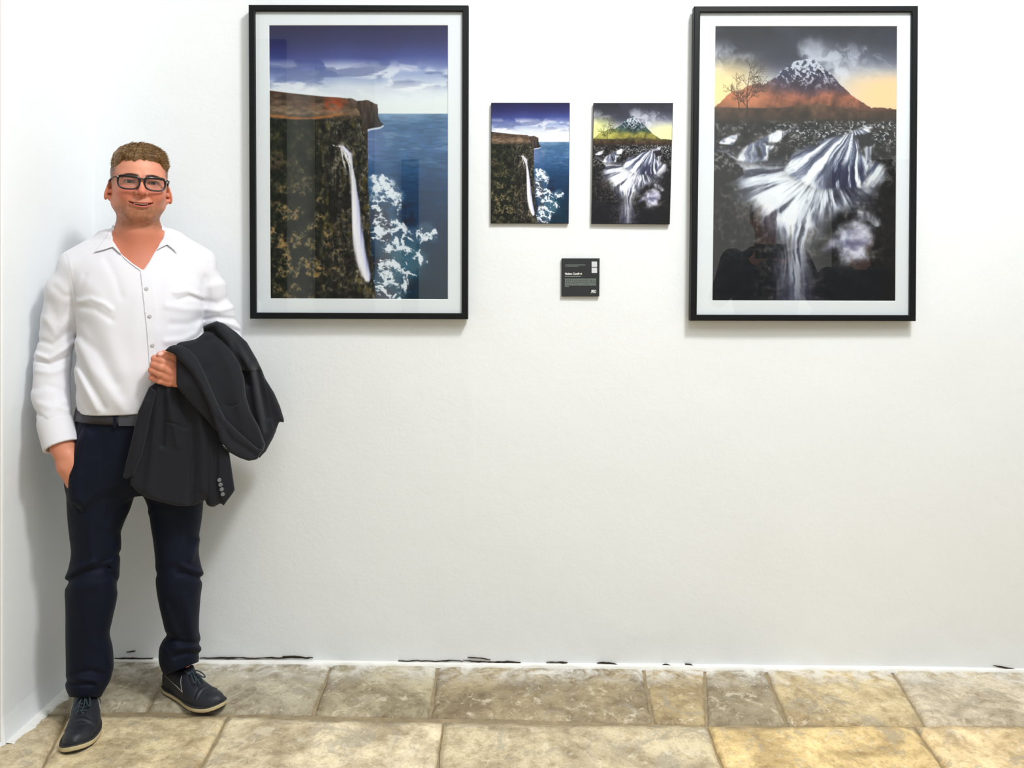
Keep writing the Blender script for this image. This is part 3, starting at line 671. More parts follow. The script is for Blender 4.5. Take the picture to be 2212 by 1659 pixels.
    fan = np.arctan2((v-.36)*1.5, u-.72-.06*n1); rib = fbm(fan*13+n2*1.2, np.hypot(u-.72, v-.36)*5, seed=126, o=5)
    mk = np.clip(sm(.014, -.018, P(top)+wob)*.97, 0, 1)
    tint = gradc(rib, [(.30, (58, 62, 86)), (.42, (128, 136, 162)), (.53, (208, 214, 228)), (.64, (246, 248, 252))]); c = c*(1-mk[..., None])+tint*mk[..., None]
    stepd = sm(.010, .0, np.abs(v-.425-.03*np.sin(u*16)))*sm(.60, .66, u)*sm(.80, .74, u)*sm(.4, .6, n2); c = mixc(c, (40, 40, 52), stepd*.8)
    dome = sm(.17, .06, np.hypot((u-.725)*.95, (v-.560)*1.5)+.04*(n2-.5))*sm(.605, .58, v)*sm(.47, .53, v)
    c = mixc(c, (46, 48, 72), dome*.9*sm(.36, .50, fbm(u*52+n1*3, v*6, seed=127, o=4)))
    c = water(sm(.010, -.010, P([(.815, .425), (.865, .42), (.86, .49), (.835, .49)])+wob*.5), u*80, v*8, 128, am=.85)
    c = water(sm(.03, -.02, P([(.86, .50), (.93, .51), (.93, .56), (.88, .59), (.82, .585)])+wob), (u+v)*40, v*14, 129, am=.9)
    c = mixc(c, (22, 21, 25), sm(.014, -.004, P([(.78, .40), (.86, .395), (.87, .425), (.80, .44)])+wob)*.9)
    # white pool low on the right
    pool = [(.70, .74), (.76, .72), (.80, .70), (.87, .73), (.885, .77), (.85, .80), (.84, .84), (.73, .865), (.72, .84), (.68, .80), (.61, .815), (.66, .78)]
    c = water(sm(.035, -.04, P(pool)+wob*1.6), u*14+n1*3, v*24, 130, lo=(104, 106, 138), hi=(220, 222, 242), am=.92)
    c = water(sm(.016, -.012, P([(.80, .675), (.88, .69), (.92, .72), (.90, .725), (.82, .70)])+wob), u*30, v*30, 131, lo=(90, 92, 110), am=.8)
    dark = sm(.70, .92, v)*np.clip(sm(.34, .20, u)+sm(.56, .64, u)*sm(.84, .90, v), 0, 1)
    c = mixc(c, (16, 18, 25), dark*.88); c = mixc(c, (20, 19, 22), sm(.88, .95, u+.05*(n2-.5))*sm(.56, .6, v)*.8)
    lb = P([(0, .46), (.06, .462), (.11, .485), (.16, .52), (.165, .54), (.12, .56), (.05, .585), (0, .60)])+wob*.4
    bm = sm(.006, -.006, lb); c = mixc(c, (22, 21, 24), bm*.95); c = mixc(c, (124, 122, 120), bm*sm(.54, .64, n3+.25*(n4-.5))*sm(.56, .50, v)*.8)
    tc = (44, 32, 26) if warm else (52, 52, 34)
    def branch(x0, y0, x1, y1, w0, w1, al=.9):
        nonlocal c
        dx, dy = x1-x0, (y1-y0)*1.51
        bx = (u > min(x0, x1)-.012) & (u < max(x0, x1)+.012) & (v > min(y0, y1)-.012) & (v < max(y0, y1)+.012)
        if not bx.any(): return
        ux, uy = u[bx]-x0, (v[bx]-y0)*1.51
        t = np.clip((ux*dx+uy*dy)/(dx*dx+dy*dy), 0, 1); d = np.hypot(ux-t*dx, uy-t*dy)
        c[bx] = mixc(c[bx], tc, sm(1.0, .2, d/(w0+(w1-w0)*t+.0012))*al)
    R = random.Random(12)
    def tree(x, y, ang, ln, w, dep):
        x1 = x+math.cos(ang)*ln; y1 = y-math.sin(ang)*ln/1.51
        branch(x, y, x1, y1, w, w*.6, (.35, .5, .7, .85, .95, .95)[dep])
        if dep == 0: return
        n = 3 if dep >= 3 else 2
        for i in range(n):
            f_ = R.uniform(.35, 1.0); tree(x+(x1-x)*f_, y+(y1-y)*f_, ang+R.uniform(.35, .85)*(1 if i % 2 else -1), ln*R.uniform(.42, .62), w*.5, dep-1)
        tree(x1, y1, ang+R.uniform(-.15, .15), ln*.66, w*.62, dep-1)
    tree(.182, .335, 1.60, .135, .0040, 5); tree(.140, .31, 1.75, .085, .0024, 4)
    return np.clip(c, 0, 255)

def print_mat(name):
    m, N, L, P = new_mat(name)
    a = N.new('ShaderNodeAttribute'); a.attribute_name = 'Col'
    tc = N.new('ShaderNodeTexCoord'); n = N.new('ShaderNodeTexNoise'); n.inputs['Scale'].default_value = 420; n.inputs['Detail'].default_value = 2
    L.new(tc.outputs['Object'], n.inputs['Vector'])
    mr = N.new('ShaderNodeMapRange'); mr.inputs[3].default_value = 0.95; mr.inputs[4].default_value = 1.05; L.new(n.outputs['Fac'], mr.inputs[0])
    vm = N.new('ShaderNodeVectorMath'); vm.operation = 'SCALE'; L.new(a.outputs['Color'], vm.inputs[0]); L.new(mr.outputs[0], vm.inputs['Scale'])
    L.new(vm.outputs[0], P.inputs['Base Color']); P.inputs['Roughness'].default_value = 0.6; P.inputs['Specular IOR Level'].default_value = 0.25
    return m
M_PRINT = print_mat('printed_photo')
M_FRAME = simple_mat('black_frame_wood', (11, 13, 16), 0.5, spec=0.25, bump=0.15, bscale=160)
M_MAT = simple_mat('white_mount_board', (232, 236, 242), 0.85, spec=0.15)
M_BEVEL = simple_mat('mount_bevel', (246, 246, 246), 0.8)
M_BACK = simple_mat('backing_board', (96, 84, 70), 0.9)
M_BLACKBOARD = simple_mat('black_panel_edge', (24, 26, 32), 0.5)
def glass_mat():
    m = bpy.data.materials.new('picture_glass'); m.use_nodes = True; N, L = m.node_tree.nodes, m.node_tree.links; N.clear()
    o = N.new('ShaderNodeOutputMaterial'); t = N.new('ShaderNodeBsdfTransparent'); g = N.new('ShaderNodeBsdfGlossy'); x = N.new('ShaderNodeMixShader')
    fr = N.new('ShaderNodeFresnel'); fr.inputs[0].default_value = 1.85
    g.inputs['Roughness'].default_value = 0.0; t.inputs[0].default_value = (0.985, 0.995, 0.992, 1)
    ge = N.new('ShaderNodeNewGeometry'); iv = N.new('ShaderNodeMath'); iv.operation = 'SUBTRACT'; iv.inputs[0].default_value = 1.0; L.new(ge.outputs['Backfacing'], iv.inputs[1])
    mu = N.new('ShaderNodeMath'); mu.operation = 'MULTIPLY'; mu.use_clamp = True; L.new(fr.outputs[0], mu.inputs[0]); L.new(iv.outputs[0], mu.inputs[1]); L.new(mu.outputs[0], x.inputs[0]); L.new(t.outputs[0], x.inputs[1]); L.new(g.outputs[0], x.inputs[2]); L.new(x.outputs[0], o.inputs[0]); return m
M_GLASS = glass_mat()

def print_sheet(name, corners, fn, warm, nu, nv, parent, t=0.0012, label=None):
    """corners TL,TR,BR,BL in parent space"""
    TL, TR, BR, BL = [np.array(c, float) for c in corners]
    U, W = np.meshgrid(np.linspace(0, 1, nu), np.linspace(0, 1, nv), indexing='ij')
    P = TL*((1-U)*(1-W))[..., None]+TR*(U*(1-W))[..., None]+BR*(U*W)[..., None]+BL*((1-U)*W)[..., None]
    c = lin(fn(U, W, warm)).reshape(-1, 3); v = P.reshape(-1, 3)
    i = np.arange(nu-1)[:, None]*nv+np.arange(nv-1)[None]
    q = np.stack([i, i+1, i+nv+1, i+nv], -1).reshape(-1, 4)
    n = len(v); ci = [0, (nu-1)*nv, nu*nv-1, nv-1]; bk = v[ci]+np.array([0, t, 0])
    v = np.concatenate([v, bk]); c = np.concatenate([c, np.full((4, 3), .7)])
    ex = [[n, n+1, n+2, n+3]]+[[ci[k], ci[(k+1) % 4], n+(k+1) % 4, n+k] for k in range(4)]
    return mesh_obj(name, v, np.concatenate([q, np.array(ex)]), M_PRINT, parent, cols=c, label=label)

def lerp_quad(c, ins):   # inset a quad by (left, right, top, bottom) metres
    TL, TR, BR, BL = [Vector(x) for x in c]; l, r, t, b = ins
    ux = (TR-TL).normalized(); uz = (TL-BL).normalized()
    return [TL+ux*l-uz*t, TR-ux*r-uz*t, BR-ux*r+uz*b, BL+ux*l+uz*b]
def quad_prism(m, outer, inner, y0, y1):
    """ring between two quads, from depth y0 (front) to y1 (back)"""
    v = []
    for q in (outer, inner):
        for y in (y0, y1): v += [(p[0], p[1]+y, p[2]) for p in q]
    O0, O1, I0, I1 = 0, 4, 8, 12; f = []
    for k in range(4):
        l = (k+1) % 4
        f += [(O0+k, I0+k, I0+l, O0+l), (O0+k, O0+l, O1+l, O1+k), (I0+k, I1+k, I1+l, I0+l), (O1+k, O1+l, I1+l, I1+k)]
    m.add(v, f)
def plate(m, q, y0, y1):
    v = [(p[0], p[1]+y0, p[2]) for p in q]+[(p[0], p[1]+y1, p[2]) for p in q]
    m.add(v, [(0, 3, 2, 1), (4, 5, 6, 7), (0, 1, 5, 4), (1, 2, 6, 5), (2, 3, 7, 6), (3, 0, 4, 7)])

def framed(px, pr, fn, label, tilt=0.006):
    """px: outer corners TL,TR,BR,BL in photo pixels on the frame's front face; pr: print opening corners"""
    yf = D_WALL-0.040
    c = Vector(wall_pt(sum(p[0] for p in px)/4, sum(p[1] for p in px)/4, yf))
    e = empty('picture_frame', (c.x, yf, c.z)); tag(e, label, 'picture', 'large framed landscape photographs')
    loc = lambda p, y=yf: Vector(wall_pt(p[0], p[1], y))-Vector((c.x, yf, c.z))
    out = [loc(p) for p in px]
    fw = 0.0215
    inn = lerp_quad(out, (fw, fw, fw, fw))
    m = MB()
    quad_prism(m, lerp_quad(out, (.0015,)*4), lerp_quad(out, (fw-.0015,)*4), 0.0, 0.0015)
    m = MB(); O, I = [Vector(p) for p in out], [Vector(p) for p in inn]
    # rail section: chamfered front, straight outside, rebate inside
    sec = [(0, 0.032), (0, 0.0025), (0.0025, 0), (fw-.0025, 0), (fw, .0025), (fw, .018)]
    rings = []
    for (s, d) in sec:
        q = lerp_quad(out, (s,)*4); rings.append([(p.x, p.y+d, p.z) for p in q])
    v = [p for r in rings for p in r]; f = []
    for a in range(len(sec)-1):
        for k in range(4):
            l = (k+1) % 4; f.append((a*4+k, a*4+l, (a+1)*4+l, (a+1)*4+k))
    a = len(sec)-1
    for k in range(4): l = (k+1) % 4; f.append((a*4+k, a*4+l, 0*4+l, 0*4+k))
    m.add(v, f); fr = m.build('frame', M_FRAME, e)
    # mount board with its window, bevel, print, glass, backing
    yb = 0.010; y_m = 0.0125
    prq = [loc(p, yf+y_m+0.004)-Vector((0, 0.004+y_m, 0)) for p in pr]
    mq = lerp_quad(out, (fw-.004,)*4)
    m = MB(); quad_prism(m, mq, lerp_quad(prq, (-.0012,)*4), y_m, y_m+.0018); mo = m.build('mount', M_MAT, e)
    m = MB()
    a_, b_ = lerp_quad(prq, (-.0014,)*4), lerp_quad(prq, (.0002,)*4)
    vv = [(p.x, p.y+y_m+.0001, p.z) for p in a_]+[(p.x, p.y+y_m+.0018, p.z) for p in b_]+[(p.x, p.y+y_m+.0022, p.z) for p in a_]
    m.add(vv, [(k, 4+k, 4+(k+1) % 4, (k+1) % 4) for k in range(4)]+[(4+k, 8+k, 8+(k+1) % 4, 4+(k+1) % 4) for k in range(4)]+[(8+k, k, (k+1) % 4, 8+(k+1) % 4) for k in range(4)])
    m.build('bevel', M_BEVEL, mo)
    pq = [(p.x, y_m+.0026, p.z) for p in lerp_quad(prq, (-.006,)*4)]
    W = (Vector(pq[1])-Vector(pq[0])).length; H = (Vector(pq[0])-Vector(pq[3])).length
    ku, kv = .006/W, .006/H
    f2 = lambda u, v, w: fn(np.clip((u-ku)/(1-2*ku), 0, 1), np.clip((v-kv)/(1-2*kv), 0, 1), w)
    print_sheet('print', pq, f2, True, 330, 500, e)
    m = MB(); plate(m, mq, .020, .030); m.build('backing', M_BACK, e)
    m = MB(); gq = [Vector(p) for p in mq]
    for k in (0, 1): gq[k].y -= tilt*0.5
    for k in (2, 3): gq[k].y += tilt*0.5
    plate(m, gq, .0072, .0090); m.build('glass', M_GLASS, e)
    return e

framed([(536.5, 10), (1012, 11), (1010.5, 690), (539.5, 688.5)], [(582, 55.5), (967.5, 55.5), (967.5, 646.5), (585, 644.5)], paint_falls,
       'large black framed photograph of a sea cliff waterfall, hung above the held jacket')
framed([(1500, 13), (1984, 12), (1979, 694), (1492, 693)], [(1545, 57.5), (1937, 57.5), (1933, 650), (1538.5, 649)], paint_peak,
       'large black framed photograph of a snowy mountain above a rocky waterfall')
def panel(px, fn, label, nu=190, nv=290):
    yf = D_WALL-0.012
    c = Vector(wall_pt(sum(p[0] for p in px)/4, sum(p[1] for p in px)/4, yf))
    e = empty('photo_panel', tuple(c)); tag(e, label, 'picture', 'small frameless photo panels')
    q = [Vector(wall_pt(p[0], p[1], yf))-c for p in px]
    m = MB(); plate(m, q, 0.0008, 0.0095); m.build('board', M_BLACKBOARD, e)
    pq = lerp_quad(q, (.0015,)*4)
    print_sheet('print', [(p.x, p.y-.0002, p.z) for p in pq], fn, False, nu, nv, e, t=0.0008)
panel([(1061, 222), (1231, 222), (1228.5, 483), (1060, 482.5)], paint_falls, 'small unframed print of the sea cliff waterfall between the two framed photographs')
panel([(1282, 222.5), (1454, 222.5), (1447, 484.5), (1277.5, 483.5)], paint_peak, 'small unframed print of the snowy mountain and waterfall with yellow sky')

# ---- caption plaque
M_PLAQ = simple_mat('plaque_black', (44, 45, 49), 0.4, spec=0.35)
M_PLAQ_EDGE = simple_mat('plaque_edge', (26, 27, 30), 0.5)
M_INK_W = simple_mat('white_print', (240, 240, 240), 0.6)
M_INK_G = simple_mat('grey_green_print', (150, 166, 158), 0.6)
M_INK_P = simple_mat('pale_square', (206, 210, 214), 0.6)
yf = D_WALL-0.010
pc = Vector(wall_pt(1254, 599, yf))
pl = empty('caption_plaque', tuple(pc)); tag(pl, 'small black square caption plaque with white lettering below the two small prints', 'sign')
q = [Vector(wall_pt(a, b, yf))-pc for a, b in ((1213.3, 558), (1295.3, 558), (1294.6, 640.5), (1213, 640.5))]
m = MB(); plate(m, q, 0.0006, 0.0075); m.build('board', M_PLAQ_EDGE, pl)
m = MB(); plate(m, lerp_quad(q, (.0022,)*4), 0.0, 0.0007); face = m.build('face', M_PLAQ, pl)
K = yf/F_PX
def ppos(px, py): return Vector(wall_pt(px, py, yf))-pc
def text(s, px, py, hpx, wpx, mat, name='lettering', bold=0.0, label=None):
    cu = bpy.data.curves.new(name, 'FONT'); cu.body = s; cu.size = 1.0; cu.extrude = 0.0; cu.offset = bold
    cu.materials.append(mat)
    o = bpy.data.objects.new(name, cu); COL.objects.link(o); o.parent = pl
    bpy.context.view_layer.update()
    d = o.dimensions; sx = wpx*K/max(d.x, 1e-6); sz = hpx*K/0.70
    p = ppos(px, py); o.location = (p.x, -0.0004, p.z); o.rotation_euler = (math.pi/2, 0, 0); o.scale = (sx, sz, 1)
    bpy.context.view_layer.update()
    me = bpy.data.meshes.new_from_object(o.evaluated_get(bpy.context.evaluated_depsgraph_get())); me.materials.clear(); me.materials.append(mat)
    r = bpy.data.objects.new(name, me); COL.objects.link(r); r.parent = pl; r.location = o.location; r.rotation_euler = o.rotation_euler; r.scale = o.scale
    bpy.data.objects.remove(o)
    return r
text('Nathan Camilleri', 1220.2, 593.3, 4.3, 36.5, M_INK_W, bold=0.028)
text('.PRO', 1276.2, 632.9, 6.6, 11.6, M_INK_W, bold=0.03)
def dashes(rows, mat, name):
    m = MB(); R = random.Random(4)
    for (xa, xb, y, h) in rows:
        x = xa
        while x < xb-1:
            w_ = R.uniform(1.4, 5.2); e = min(x+w_, xb)
            a = ppos(x, y); b = ppos(e, y+h); m.box(a.x, b.x, -0.0004, 0.0, b.z, a.z); x = e+0.75
    o = m.build(name, mat, pl); o['kind'] = 'stuff'; return o
dashes([(1221, 1264.5, 572.0, .95), (1221, 1249.5, 574.4, .95)], M_INK_G, 'fine_print')
dashes([(1220.3, 1255.5, 596.4, 1.15)], M_INK_G, 'fine_print')
dashes([(1220.3, 1287.5, 602+k*2.28, .95) for k in range(7)]+[(1220.3, 1229.5, 602+7*2.28, .95)], M_INK_G, 'fine_print')
for yy in (565, 578):
    a = ppos(1278, yy); b = ppos(1289.8, yy+11.6); m = MB(); m.box(a.x, b.x, -0.0005, 0, b.z, a.z); m.build('sticker', M_INK_P, pl)
# ------------------------------------------------------------------ the man
OX, OY = (292-PX0)*2.43/F_PX, 2.43
TH = math.atan2(-OX, OY)      # RU is then rotated by +TH from the world x axis
RU = (math.cos(TH), math.sin(TH))                 # his left-to-right across the picture
BK = (-math.sin(TH), math.cos(TH))                # away from the camera
def Lp(px, py, w=0.0):
    """photo pixel at depth w towards the camera -> point in the man's own space (x, y, z)"""
    k = (px-PX0)/F_PX
    # (OX + x RUx - w BKx) = k (OY + x RUy - w BKy)
    x = (k*(OY-w*BK[1])-(OX-w*BK[0]))/(RU[0]-k*RU[1])
    Y = OY+x*RU[1]-w*BK[1]
    return np.array([x, -w, CAM_Z-(py-PY0)*Y/F_PX])
FZ = fz(OX)
def unl(P):   # man's space -> photo pixel (for colour decisions on cloth seams only in modelling)
    X = OX+P[:, 0]*RU[0]+P[:, 1]*BK[0]; Y = OY+P[:, 0]*RU[1]+P[:, 1]*BK[1]
    return PX0+F_PX*X/Y, PY0+F_PX*(CAM_Z-P[:, 2])/Y

def rows(tab, e=0.0):
    """(py, px_left, px_right, w, half depth) -> profile rows in metres"""
    out = []
    for py, a, b, w_, d in tab:
        A, Bq = Lp(a, py, w_), Lp(b, py, w_)
        out.append(((A[2]+Bq[2])/2, (A[0]+Bq[0])/2, -w_, (Bq[0]-A[0])/2-e, d-e))
    return out

TORSO = [(520, 232, 372, -.045, .070), (545, 190, 400, -.038, .088), (572, 160, 425, -.03, .102), (605, 150, 440, -.022, .114), (650, 158, 442, -.012, .122), (700, 164, 436, -.004, .126), (755, 163, 432, .002, .130),
         (810, 162, 430, .010, .136), (855, 164, 426, .012, .138), (880, 167, 420, .010, .134), (905, 168, 420, .006, .130)]
HIPS = [(878, 169, 420, .006, .124), (900, 162, 424, .004, .128), (930, 155, 430, .0, .130), (970, 150, 436, -.004, .132), (1005, 146, 440, -.006, .130), (1035, 150, 438, -.006, .120), (1058, 170, 420, -.006, .09)]
LEG_R = [(985, 147, 300, .0, .10), (1040, 144, 297, .0, .098), (1100, 146, 284, .004, .094), (1150, 150, 264, .006, .086), (1185, 153, 262, .010, .080), (1225, 146, 259, .012, .077), (1262, 140, 257, .012, .077), (1300, 141, 252, .010, .074),
         (1345, 141, 242, .005, .070), (1378, 141, 236, .0, .068), (1410, 141, 243, -.004, .070), (1445, 141.5, 245, -.006, .073), (1472, 141, 240, -.008, .073), (1492, 149, 228, -.010, .070), (1509, 152, 219, -.010, .066), (1535, 153, 218, -.010, .066)]
LEG_L = [(985, 300, 440, .0, .10), (1040, 300, 441, .0, .098), (1085, 318, 440, .0, .092), (1130, 325, 435, .004, .086), (1166, 331, 429, .008, .080), (1200, 335, 429, .012, .076), (1247, 336, 437, .014, .076), (1300, 344, 432, .006, .072),
         (1345, 354, 430, -.004, .068), (1366, 358, 430, -.010, .068), (1391, 345, 434, -.018, .070), (1427, 344, 430, -.026, .070), (1443, 351, 428, -.030, .066), (1460, 362, 430, -.030, .064), (1490, 364, 430, -.030, .062)]
ARM_R = [(172, 592, -.03), (146, 628, -.035), (130, 690, -.045), (114, 780, -.05), (110, 850, -.02), (119, 910, .025), (133, 962, .055)]
ARM_Rr = [.060, .060, .050, .049, .050, .046, .034]
ARM_L = [(428, 592, -.03), (448, 628, -.035), (468, 680, -.04), (488, 728, -.045)]
ARM_Lr = [.060, .058, .054, .051]
FORE_L = [(488, 728, -.045), (455, 752, .04), (420, 775, .13), (392, 792, .180)]
FORE_Lr = [.050, .046, .040, .032]
aR = [Lp(*p) for p in ARM_R]; aL = [Lp(*p) for p in ARM_L]; fL = [Lp(*p) for p in FORE_L]

# head frame
HW = 0.012
hc = Lp(300.5, 393, HW); hz = Lp(306, 393, .090)[2]; HC = np.array([hc[0], hc[1], hz])
yaw = math.radians(4.5); roll = math.radians(1.4)
hf = np.array([math.sin(yaw), -math.cos(yaw), 0.0]); hr = np.array([math.cos(yaw), math.sin(yaw), 0.0]); hu = np.array([0, 0, 1.0])
hr2 = hr*math.cos(roll)-hu*math.sin(roll); hu2 = hu*math.cos(roll)+hr*math.sin(roll)
HM = np.stack([hr2, hf, hu2], 1)                  # columns: right, forward, up
def to_head(P): return (P-HC)@HM
def from_head(q): return HC+np.asarray(q, float)@HM.T

def mirr(q): r = q.copy(); r[:, 0] = np.abs(r[:, 0]); return r
EYE = (0.0333, 0.0735, -0.002)
def sd_head(q):
    m = mirr(q)
    d = ellip(q, (0, -.014, .032), (.0785, .096, .088))
    d = smin(d, ellip(q, (0, .018, .028), (.069, .070, .068)), .03)          # forehead
    d = smin(d, ellip(q, (0, .026, -.030), (.0735, .060, .066)), .03)         # mid face
    d = smin(d, rcone(m, (.050, .004, -.062), (.024, .050, -.094), .028, .024), .024)   # jaw
    d = smin(d, ellip(q, (0, .060, -.094), (.027, .024, .023)), .020)         # chin
    d = smin(d, ellip(m, (.040, .058, -.036), (.026, .026, .026)), .018)      # cheeks
    d = smin(d, rcone(m, (.046, .064, .016), (.014, .080, .013), .011, .012), .016)     # brow
    d = smax(d, -ellip(m, (.033, .098, -.002), (.019, .017, .0125)), .011)    # orbit
    d = smin(d, ellip(q, (0, .066, -.068), (.034, .028, .024)), .016)         # muzzle
    # lids over the eyeballs
    lid = ellip(m, EYE, (.0150, .0142, .0138)); slit = ellip(m, (EYE[0], EYE[1]+.012, EYE[2]-.0004), (.0142, .010, .0037))
    d = smin(d, lid, .005); d = smax(d, -slit, .0015)
    d = smin(d, rcone(m, (.018, .081, .0085), (.046, .072, .006), .0035, .003), .006)    # upper lid fold
    d = smin(d, rcone(m, (.022, .079, -.0165), (.044, .073, -.014), .0035, .003), .010)  # bag
    # nose
    nose = rcone(q, (0, .080, .010), (0, .103, -.030), .0078, .0098)
    nose = smin(nose, ellip(q, (0, .106, -.033), (.0105, .0105, .0092)), .006)
    nose = smin(nose, ellip(m, (.0125, .094, -.0365), (.0078, .0105, .0075)), .005)
    d = smin(d, nose, .009)
    d = smax(d, -ellip(m, (.0078, .1015, -.0440), (.0042, .0060, .0046)), .002)
    # mouth: smile slot, lips
    xm = np.abs(q[:, 0]); zc = -.0700+.0075*(np.clip(xm/.032, 0, 1.3)**2); yc = .0935-.015*(xm/.032)**2
    up = np.hypot((q[:, 2]-(zc+.0052-.0028*np.clip(xm/.029, 0, 1)**2))/1.0, (q[:, 1]-yc+.0020)/1.0)-(.0046-.0030*np.clip(xm/.034, 0, 1)**1.5)
    lo = np.hypot((q[:, 2]-(zc-.0068+.0045*np.clip(xm/.029, 0, 1)**2)), (q[:, 1]-yc+.0028))-(.0066-.0038*np.clip(xm/.029, 0, 1)**1.5)
    lips = np.maximum(np.minimum(up, lo), xm-.0350)
    d = smin(d, lips, .0045)
    gap = .0040*np.sqrt(np.clip(1-(xm/.029)**2, 0, 1))+.0003
    slot = np.maximum(np.maximum(np.abs(q[:, 2]-zc+.0004)-gap, xm-.0310), np.maximum(q[:, 1]-.2, .074-q[:, 1]))
    d = smax(d, -slot, .0012)
    d = d+.0012*np.exp(-(np.hypot(m[:, 0]-.0255, (m[:, 2]+.060))/.007)**2)*0
    fold = line_d(m[:, 0], m[:, 2], [(.0165, -.038), (.027, -.050), (.0335, -.066), (.033, -.078)])
    d = d+.0022*np.exp(-(fold/.0038)**2)*(q[:, 1] > .04)                         # nasolabial
    d = d+.0018*np.exp(-((q[:, 2]+.0845)/.004)**2-(q[:, 0]/.016)**2)*(q[:, 1] > .05)
    d = d-.0010*np.exp(-(np.hypot(xm-.005, q[:, 2]+.057)/.003)**2)*(q[:, 1] > .06)
    # ears
    er = rotm('Y', -13)
    e = ellip(m, (.0860, -.006, -.024), (.0062, .0185, .0315), er@rotm('Z', -24))
    e = smax(e, -ellip(m, (.0930, -.001, -.018), (.0052, .0105, .0190), er@rotm('Z', -24)), .004)
    e = smin(e, rcone(m, (.0830, .004, -.047), (.0800, .004, -.052), .0068, .0058), .005)
    e = smin(e, rcone(m, (.0800, .008, -.026), (.0825, .006, -.030), .005, .0045), .004)
    e = smin(e, rcone(m, (.074, -.012, -.002), (.074, -.012, -.042), .010, .010), .006)
    return smin(d, e, .006)

def fingers():
    w0 = .196
    F = {}
    F['index'] = [Lp(371, 786, w0+.010), Lp(352, 780, w0+.026), Lp(335, 775, w0+.012), Lp(336, 779, w0-.016), Lp(348, 786, w0-.024)]
    F['middle'] = [Lp(366, 802, w0+.012), Lp(349, 793, w0+.028), Lp(333, 787, w0+.014), Lp(334, 792, w0-.016), Lp(346, 797, w0-.024)]
    F['ring'] = [Lp(361, 815, w0+.008), Lp(344, 806, w0+.022), Lp(328.5, 799, w0+.010), Lp(330, 804, w0-.018), Lp(342, 809, w0-.026)]
    F['pinky'] = [Lp(364, 826, w0+.0), Lp(345, 822, w0+.010), Lp(329, 815.5, w0+.004), Lp(331, 817, w0-.018), Lp(342, 820, w0-.026)]
    F['thumb'] = [Lp(386, 784, w0-.004), Lp(373, 768, w0+.014), Lp(359, 764.5, w0+.024), Lp(345.5, 766, w0+.022)]
    return F
FG = fingers()
def sd_hand_l(p):
    w0 = .196
    d = ellip(p, Lp(384, 808, w0-.006), (.036, .026, .040))
    d = smin(d, rcone(p, Lp(368, 790, w0+.002), Lp(366, 822, w0-.006), .016, .013), .012)
    d = smin(d, rcone(p, Lp(392, 800, w0-.01), fL[-1], .026, .030), .02)
    r = {'index': (.0125, .0115, .0112, .0100, .0088), 'middle': (.0128, .0118, .0112, .0100, .0088), 'ring': (.0122, .0110, .0108, .0095, .0085), 'pinky': (.0110, .0100, .0096, .0088, .0080)}
    fs = None
    for k in r:
        e = chain(p, FG[k], r[k], .004); e = np.minimum(e, np.linalg.norm(p-FG[k][2], axis=1)-r[k][2]*1.05)
        d = smin(d, rcone(p, FG[k][0], FG[k][0]+(FG[k][1]-FG[k][0])*.3, r[k][0]*1.12, r[k][0]), .006)
        fs = e if fs is None else smin(fs, e, .0018)
    d = smin(d, fs, .0045)
    th = chain(p, FG['thumb'], (.017, .0128, .0118, .0098), .004)
    nail = FG['thumb'][3]+np.array([.002, -.0085, .004])
    th = smax(th, -(ellip(p, nail+np.array([0, -.004, .003]), (.0075, .0035, .0055))), .001)
    return smin(d, th, .0025)
def sd_hand_r(p):
    w0 = .06
    d = chain(p, [Lp(134, 955, w0-.004), Lp(140, 975, w0), Lp(151, 1004, w0+.004), Lp(166, 1040, w0+.002)], [.0310, .0300, .0345, .030], .01)
    d = smin(d, rcone(p, Lp(150, 985, w0+.02), Lp(176, 1012, w0+.03), .016, .012), .014)                     # thumb side, inside the pocket
    for i, (a, b) in enumerate(((168, 1072), (176, 1078), (184, 1074), (191, 1064))):
        d = smin(d, rcone(p, Lp(160+i*6, 1036, w0-.006+i*.006), Lp(a, b, w0-.01+i*.006), .0115, .009), .006)
    return d
T_B = rows(TORSO, .009); H_B = rows(HIPS, .012); LR_B = rows(LEG_R, .016); LL_B = rows(LEG_L, .016)
neck0 = Lp(299, 560, -.02); neck1 = from_head((0, -.012, -.070))
def sd_torso_top(p):
    d = prof(p, T_B, 2.3, cap=True, capr=.03)
    d = smin(d, chain(p, [neck0-np.array([0, 0, .02]), (neck0+neck1)/2+np.array([0, -.006, 0]), neck1], [.070, .0635, .060]), .035)
    tr = rcone(p, Lp(240, 532, -.035), Lp(170, 577, -.035), .045, .046); tr = np.minimum(tr, rcone(p, Lp(360, 528, -.035), Lp(428, 572, -.035), .045, .046))
    return smin(d, tr, .05)
